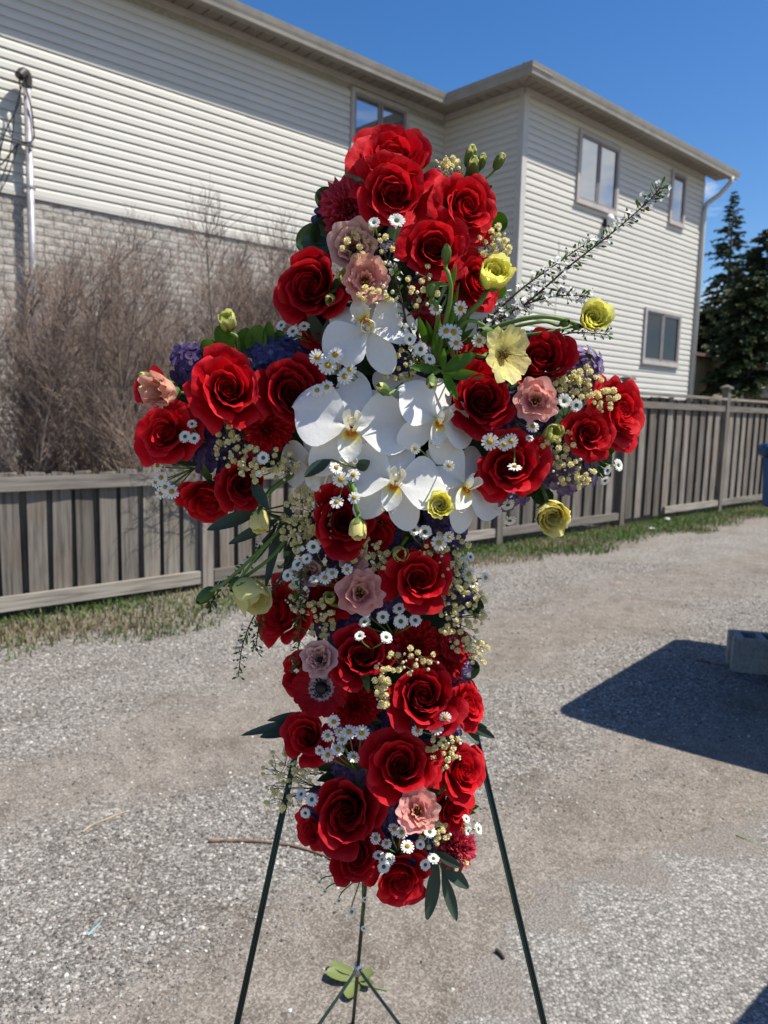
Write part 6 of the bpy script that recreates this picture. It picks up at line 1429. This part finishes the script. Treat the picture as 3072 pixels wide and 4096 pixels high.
# ---- cream baby's breath: (x, y, rx, ry, n, base x, base y, forward, label)
GYP = [
 (967, 367, 30, 30, 20, 985, 425, 18, 'cream baby breath at the top right beside the green buds'),
 (1066, 528, 40, 38, 30, 1030, 500, 22, 'cream baby breath at the right of the upper roses'),
 (795, 535, 58, 52, 17, 815, 605, 62, 'thin cream baby breath over the dusty pink lisianthus'),
 (815, 636, 40, 24, 12, 840, 665, 72, 'thin cream baby breath above the top orchid'),
 (505, 962, 46, 54, 30, 545, 990, 46, 'cream baby breath over the purple hydrangea of the left arm'),
 (612, 1000, 34, 38, 20, 640, 1025, 40, 'cream baby breath between left arm and shaded orchid'),
 (871, 785, 62, 44, 24, 880, 845, 50, 'thin cream baby breath between top orchid and button daisies'),
 (1228, 833, 48, 38, 34, 1230, 885, 40, 'dense cream baby breath over the mauve hydrangea'),
 (1305, 862, 36, 26, 13, 1265, 885, 50, 'cream baby breath before the profile rose'),
 (1203, 968, 42, 38, 26, 1222, 965, 40, 'cream baby breath inside the lower right arm'),
 (1238, 1022, 42, 36, 18, 1230, 990, 46, 'cream baby breath at the bottom of the right arm'),
 (655, 1112, 40, 62, 36, 695, 1115, 36, 'cream baby breath left of the rose below the orchids'),
 (800, 1198, 40, 36, 28, 820, 1235, 40, 'cream baby breath above the round pink lisianthus'),
 (962, 1190, 50, 42, 26, 945, 1205, 40, 'cream baby breath around the chamomile under the yellow ranunculus'),
 (1002, 1325, 54, 88, 66, 958, 1335, 40, 'large cream cloud of baby breath at the right edge'),
 (692, 1338, 32, 46, 22, 722, 1345, 40, 'cream baby breath between left rose and carnation'),
 (826, 1480, 16, 56, 28, 842, 1538, 66, 'bright cream chain of baby breath in the middle of the stem'),
 (892, 1428, 58, 28, 15, 905, 1455, 62, 'scattered cream baby breath over the right carnation'),
 (958, 1618, 36, 44, 28, 978, 1600, 46, 'cream baby breath right of the biggest lower rose'),
 (612, 1690, 46, 76, 38, 690, 1702, 22, 'wispy baby breath reaching out at the lower left'),
 (943, 1800, 34, 26, 14, 950, 1830, 44, 'cream baby breath below the frilled pink lisianthus'),
 (985, 1862, 24, 14, 8, 970, 1840, 24, 'small cream baby breath at the bottom right tip'),
 (1030, 1405, 24, 30, 12, 990, 1400, 26, 'loose cream baby breath below the large cream cloud'),
 (640, 1150, 34, 40, 22, 690, 1160, 30, 'cream baby breath above the white daisies at the left edge'),
 (985, 1245, 34, 40, 22, 955, 1240, 34, 'cream baby breath at the right edge above the large cloud'),
 (912, 620, 40, 46, 12, 900, 680, 66, 'sparse cream baby breath before the upper red roses'),
 (700, 1140, 30, 36, 16, 715, 1170, 40, 'cream baby breath close to the rose below the orchids'),
 (640, 1290, 22, 40, 12, 680, 1300, 44, 'sparse cream baby breath on the left turned stem rose'),
 (1270, 830, 36, 40, 20, 1255, 860, 34, 'cream baby breath between mauve hydrangea and profile rose'),
 (545, 1010, 34, 26, 14, 560, 1000, 54, 'cream baby breath at the lower middle of the left arm'),
 (660, 1660, 34, 26, 14, 700, 1670, 36, 'cream baby breath under the lower left rose'),
]
for x, y, rx, ry, n, bx, by, p, lab in GYP:
    n = int(n * 1.55); p += 8
    bp = fl_pt(bx, by, p - 26); root = empty('gypsophila_spray', Matrix.Translation(bp), lab, 'gypsophila', 'baby breath sprays')
    st = MB(); forks = []
    for i in range(max(3, n // 5)):
        q = i * 2.4 + rr.random(); f = fl_pt(x + rx * .5 * math.cos(q), y + ry * .5 * math.sin(q), p - 6 + rr.uniform(-5, 5)); forks.append(f)
        st.tube(bez(bp, bp.lerp(f, .4) + Vector((0, -.004, 0)), bp.lerp(f, .8), f, 5), 0.0006, 4)
    for i in range(n):
        t = math.sqrt((i + .5) / n); q = i * 2.39996 + rr.uniform(-.4, .4)
        P_ = fl_pt(x + rx * t * math.cos(q) + rr.gauss(0, 3), y + ry * t * math.sin(q) + rr.gauss(0, 3), p + rr.uniform(-9, 12))
        f = min(forks, key=lambda v: (v - P_).length); st.tube([f, f.lerp(P_, .5) + Vector((rr.gauss(0, .002), 0, rr.gauss(0, .002))), P_], 0.00038, 3)
        bud = rr.random() < (0.32 if 'wispy' not in lab else 0.6)
        M = Matrix.Translation(P_) @ Vector((rr.gauss(0, .5), -1, rr.gauss(0.4, .5))).to_track_quat('Z', 'Y').to_matrix().to_4x4() @ Matrix.Rotation(rr.uniform(0, 6), 4, 'Z') @ Matrix.Scale(rr.uniform(0.0016, 0.0028) if bud else rr.uniform(0.0029, 0.0044), 4)
        part_at(root, 'bud' if bud else 'blossom', GBD if bud else rr.choice(PUFF), M)
    world_part(root, 'stems', st, MT['gyp_stem'])

# ---- foliage: (label, material, base point, [(x0, y0, p0, x1, y1, p1, width)], sharp, peak)
FOL = [
 ('dark round leaves at the left of the top part', 'leaf_dark', [(722, 510, 26, 646, 528, 44, 60), (716, 470, 22, 682, 522, 36, 44), (720, 452, 16, 688, 412, 26, 42), (712, 545, 10, 654, 556, 40, 44), (722, 470, 10, 688, 458, 22, 36)], .7, .5),
 ('round green leaf at the upper right edge', 'leaf_bright', [(1042, 500, -4, 1093, 478, 12, 48)], .6, .55),
 ('light green leaf behind the cupped yellow ranunculus', 'leaf_bright', [(1050, 640, -6, 1084, 612, 10, 42)], .6, .55),
 ('green leaves standing up on the left arm', 'leaf_bright', [(500, 766, 10, 470, 708, 26, 38), (478, 776, 10, 440, 738, 20, 44), (548, 772, 6, 560, 706, 18, 44), (522, 768, 4, 534, 712, 12, 38), (578, 770, 6, 580, 698, 18, 24), (590, 770, 4, 606, 716, 10, 30)], .9, .5),
 ('two long dusky leaves left of the top orchid', 'leaf_euc', [(702, 752, 20, 666, 672, 44, 26), (698, 756, 24, 718, 680, 46, 24), (700, 770, 20, 640, 812, 44, 26)], 1.3, .42),
 ('bright green narrow leaves above the right orchid', 'leaf_bright', [(956, 802, 70, 1026, 766, 96, 26), (952, 800, 70, 888, 792, 92, 16), (958, 804, 70, 987, 860, 96, 17), (956, 800, 70, 958, 752, 94, 12), (956, 806, 60, 1042, 813, 74, 20)], 1.3, .45),
 ('green blades among the stems at the upper right', 'leaf_bright', [(935, 790, 40, 948, 690, 72, 18), (950, 790, 40, 925, 700, 66, 16), (970, 760, 44, 1010, 690, 72, 15), (920, 745, 40, 905, 690, 64, 18), (985, 740, 44, 1020, 712, 70, 12), (960, 760, 40, 990, 620, 70, 10)], 1.3, .4),
 ('long dark eucalyptus leaves hanging left of the stem', 'leaf_euc', [(562, 1104, 30, 453, 1142, 44, 30), (604, 1120, 10, 500, 1172, 30, 22), (628, 1088, 10, 602, 1188, 26, 26), (612, 1118, 4, 574, 1262, 26, 20), (640, 1140, 6, 616, 1246, 22, 20), (596, 1140, 0, 548, 1215, 16, 18), (648, 1110, 0, 628, 1200, 18, 18)], 1.2, .45),
 ('narrow dark leaf crossing the lower left arm rose', 'leaf_euc', [(543, 1036, 52, 578, 1098, 72, 22)], 1.2, .45),
 ('dark leaves pointing left beside the lower left rose', 'leaf_euc', [(660, 1556, 0, 528, 1584, 18, 20), (655, 1566, 0, 566, 1592, 16, 26), (662, 1540, -6, 582, 1556, 6, 16), (655, 1552, -4, 600, 1562, 12, 16)], 1.3, .45),
 ('grey green leaves pointing right over the easel leg', 'leaf_euc', [(1006, 1560, 0, 1064, 1592, 18, 20), (1000, 1568, 0, 1032, 1606, 14, 22), (1004, 1556, 0, 1050, 1572, 14, 14)], 1.2, .45),
 ('long eucalyptus leaves hanging at the bottom right', 'leaf_euc', [(943, 1850, 20, 928, 1986, 40, 30), (950, 1858, 20, 1009, 1916, 38, 30), (955, 1880, 16, 985, 1982, 32, 24), (938, 1838, 34, 991, 1872, 56, 20), (938, 1860, 20, 930, 1950, 30, 14)], 1.1, .5),
 ('round dark leaves at the right edge of the stem', 'leaf_dark', [(985, 1458, -4, 1030, 1440, 12, 44), (984, 1492, -4, 1026, 1488, 12, 46), (1000, 1298, -8, 1043, 1312, 8, 40), (985, 1246, -8, 1027, 1264, 8, 42)], .6, .55),
 ('small green leaves at the lower right of the stem', 'leaf_bright', [(992, 1752, 0, 1031, 1742, 14, 14), (992, 1756, 0, 1026, 1756, 12, 12)], 1.2, .45),
 ('green leaves below the right arm', 'leaf_dark', [(1155, 1040, 0, 1108, 1068, 18, 36), (1152, 1046, 0, 1164, 1088, 18, 30), (1135, 1058, -6, 1080, 1082, 10, 40), (1176, 1052, 0, 1182, 1088, 14, 28), (1165, 1030, 4, 1140, 1072, 22, 26), (1000, 1076, -10, 1068, 1088, 14, 40)], .7, .5),
 ('two small green leaves under the profile rose', 'leaf_bright', [(1294, 966, 0, 1332, 944, 16, 28), (1298, 970, 4, 1326, 972, 18, 20)], .7, .5),
 ('dark leaf before the shaded orchid', 'leaf_euc', [(715, 993, 88, 660, 1027, 96, 24), (770, 1012, 84, 797, 997, 96, 22)], 1.2, .45),
 ('dusky narrow leaf at the top right under the buds', 'leaf_euc', [(1024, 418, 10, 1060, 403, 26, 14)], 1.1, .45),
 ('dark leaves between the roses of the upper part', 'leaf_dark', [(842, 660, 6, 858, 590, 30, 26), (868, 680, 6, 886, 600, 30, 24), (890, 640, 4, 860, 560, 24, 22), (800, 680, 0, 830, 620, 20, 22)], 1.0, .5),
 ('dark fern like leaves below the orchids', 'leaf_dark', [(862, 1190, 10, 900, 1120, 34, 24), (880, 1190, 10, 920, 1205, 34, 22), (850, 1180, 8, 830, 1130, 28, 22), (900, 1200, 10, 950, 1180, 32, 20)], 1.1, .5),
 ('green leaves left of the lower chamomile', 'leaf_dark', [(730, 1660, 10, 680, 1655, 30, 18), (735, 1668, 10, 690, 1685, 30, 18), (740, 1660, 12, 775, 1700, 30, 22), (740, 1470, 40, 775, 1445, 60, 18), (745, 1480, 40, 790, 1475, 60, 18), (770, 1545, 10, 820, 1560, 30, 22)], 1.1, .5),
]
for lab, mat, lv, sh, pk in FOL:
    b0 = fl_pt(*lv[0][:3]); root = empty('leaf_sprig', Matrix.Translation(b0), lab, 'leaves', 'foliage in the cross')
    for (x0, y0, p0, x1, y1, p1, w) in lv: leaf_part(root, (x0, y0, p0), (x1, y1, p1), w, mat, bend=rr.uniform(-.12, .06), tw=rr.uniform(-.5, .5), sharp=sh, peak=pk)
    if len(lv) > 1:
        st = MB()
        for (x0, y0, p0, *_r) in lv[1:]: st.tube([b0, fl_pt(x0, y0, p0)], 0.0012, 5)
        world_part(root, 'stem', st, MT['stem'])

# ---- spirea branches: dark twigs with tiny leaves and white blossoms
def spirea(paths, lab, lat=1.0, white=0.5):
    b0 = fl_pt(*paths[0][0]); root = empty('spirea_branch', Matrix.Translation(b0), lab, 'branch', 'spirea branches')
    tw, lf, bl, bu = MB(), MB(), MB(), MB()
    for path in paths:
        pts = spline([fl_pt(*q) for q in path], 10); tw.tube(pts, 0.0016, 5, 0.0005)
        L = sum((pts[i + 1] - pts[i]).length for i in range(len(pts) - 1)); n = int(L / 0.0028)
        for i in range(n):
            t = (i + rr.random()) / n; k = min(int(t * (len(pts) - 1)), len(pts) - 2); p = pts[k].lerp(pts[k + 1], t * (len(pts) - 1) - k)
            ax_ = (pts[k + 1] - pts[k]).normalized()
            for _ in range(rr.randint(1, 3)):
                d = Vector((rr.gauss(0, 1), rr.gauss(0, 1), rr.gauss(0.2, 1))); d = (d - ax_ * d.dot(ax_)).normalized() + ax_ * rr.uniform(0.2, 0.9); d = d.normalized() * rr.uniform(0.004, 0.013) * lat
                e = p + d; tw.tube([p, e], 0.00035, 3, cap=False); u = rr.random()
                if u < white * (1.1 - 0.5 * t):
                    for m in range(4):
                        V, F, rim = blade(0.0034, 0.0034, 3, 3, 0.5, 0.3, 0.6, tipw=.4)
                        bl.add(V, F, rim, Matrix.Translation(e) @ Vector(d).to_track_quat('Z', 'Y').to_matrix().to_4x4() @ Matrix.Rotation(m * 1.57, 4, 'Z') @ Matrix.Rotation(0.3, 4, 'X'))
                elif u < 0.82:
                    V, F, rim = blade(rr.uniform(0.005, 0.010), 0.0034, 4, 3, 1.1, 0.2, 0.5)
                    lf.add(V, F, rim, Matrix.Translation(p + d * .4) @ Vector(d).to_track_quat('Y', 'Z').to_matrix().to_4x4() @ Matrix.Rotation(rr.uniform(0, 6), 4, 'Y'))
                else: bu.ball(e, 0.0014, 5, 4)
    world_part(root, 'twig', tw, MT['bark_dark'])
    for nm, mb, mt in (('leaves', lf, 'leaf_bright'), ('blossoms', bl, 'white'), ('buds', bu, 'sepal')):
        if mb.F: world_part(root, nm, mb, MT[mt], 'stuff')
spirea([[(1030, 715, 10), (1130, 660, 20), (1230, 575, 24), (1320, 505, 26), (1395, 440, 26), (1428, 405, 26)]], 'longest spirea branch reaching up right across the house wall', 1.15, .35)
spirea([[(1040, 705, 6), (1120, 630, 10), (1195, 575, 10), (1275, 520, 8)]], 'spirea branch just above the longest one', 1.0, .35)
spirea([[(1035, 720, 14), (1120, 665, 24), (1200, 640, 28), (1272, 640, 28)]], 'short flowering spirea branch below the longest one', 1.1, .65)
spirea([[(1120, 790, 20), (1170, 745, 34), (1230, 720, 40), (1315, 722, 40)]], 'thin spirea twig above the right arm rose', .9, .15)
spirea([[(640, 1180, 20), (600, 1260, 30), (555, 1320, 34), (525, 1390, 34), (515, 1462, 34)], [(575, 1290, 30), (560, 1350, 34), (552, 1405, 34)]], 'spirea twig hanging down at the left of the stem', .9, .15)
spirea([[(660, 1150, 40), (650, 1250, 56), (648, 1340, 60), (640, 1450, 58)]], 'spirea twig hanging over the left turned stem rose', .9, .3)
spirea([[(600, 1130, 10), (540, 1210, 24), (470, 1280, 28), (455, 1310, 28)]], 'spirea twig trailing out to the left below the arm', .8, .1)
spirea([[(880, 720, 60), (870, 660, 70), (855, 600, 74), (850, 570, 70)], [(872, 690, 66), (900, 745, 74), (895, 790, 78)]], 'spirea sprig in the centre above the button daisies', .9, .5)
# loose green stems with buds trailing at the left
root = empty('trailing_buds', Matrix.Translation(fl_pt(620, 1130, 20)), 'green stems with two closed buds trailing left below the arm', 'buds')
b = MB(); b.tube(spline([fl_pt(620, 1130, 20), fl_pt(550, 1200, 36), fl_pt(490, 1255, 40), fl_pt(450, 1280, 40)], 7), 0.0022, 6); b.tube(spline([fl_pt(610, 1140, 20), fl_pt(565, 1190, 34), fl_pt(515, 1255, 38)], 7), 0.0018, 6); world_part(root, 'stem', b, MT['stem'])
for x, y, d, tx, ty in ((444, 1286, 26, -.9, -.9), (508, 1262, 20, -.5, -1.1)):
    M = face(x, y, 40, tx, ty, 0, d, 1.2); e = part_at(root, 'bud', GBUD[1][0][1], M)
    for pn, me, _s in GBUD[1][1:]: part_at(root, 'bud_sepal', me, M)

MT['leaf_pale'] = petal_mat('leaf_pale', [(0.0, (0.24, 0.28, 0.10)), (1.0, (0.19, 0.24, 0.075))], trans=0.2, rough=0.5, bump=0.1, nscale=9, spec=0.3)
# dropped sprig on the ground under the easel
g = gnd(752, 2128); root = empty('dropped_sprig', Matrix.Translation(g), 'green leafy sprig dropped on the gravel under the easel', 'sprig')
for x0, y0, x1, y1, w in ((770, 2128, 704, 2118, .046), (772, 2118, 712, 2098, .030), (765, 2130, 806, 2116, .036), (768, 2130, 752, 2172, .040), (778, 2126, 802, 2148, .028)):
    a, c = gnd(x0, y0), gnd(x1, y1); d = c - a; y = d.normalized(); z = Vector((0, 0, 1)); x = y.cross(z)
    V, F, rim = blade(d.length, w, 8, 5, .7, .12, .5, bend=rr.uniform(.05, .25), cup=.2, rg=rr)
    mb = MB(); mb.add(V, F, rim, Matrix(((x.x, y.x, z.x, a.x), (x.y, y.y, z.y, a.y), (x.z, y.z, z.z, 0.012), (0, 0, 0, 1)))); world_part(root, 'leaf', mb, MT['leaf_pale'])
b = MB(); b.tube([g + Vector((0, 0, .012)), gnd(835, 2145) + Vector((0, 0, .006))], 0.0015, 5); world_part(root, 'stem', b, MT['stem'])
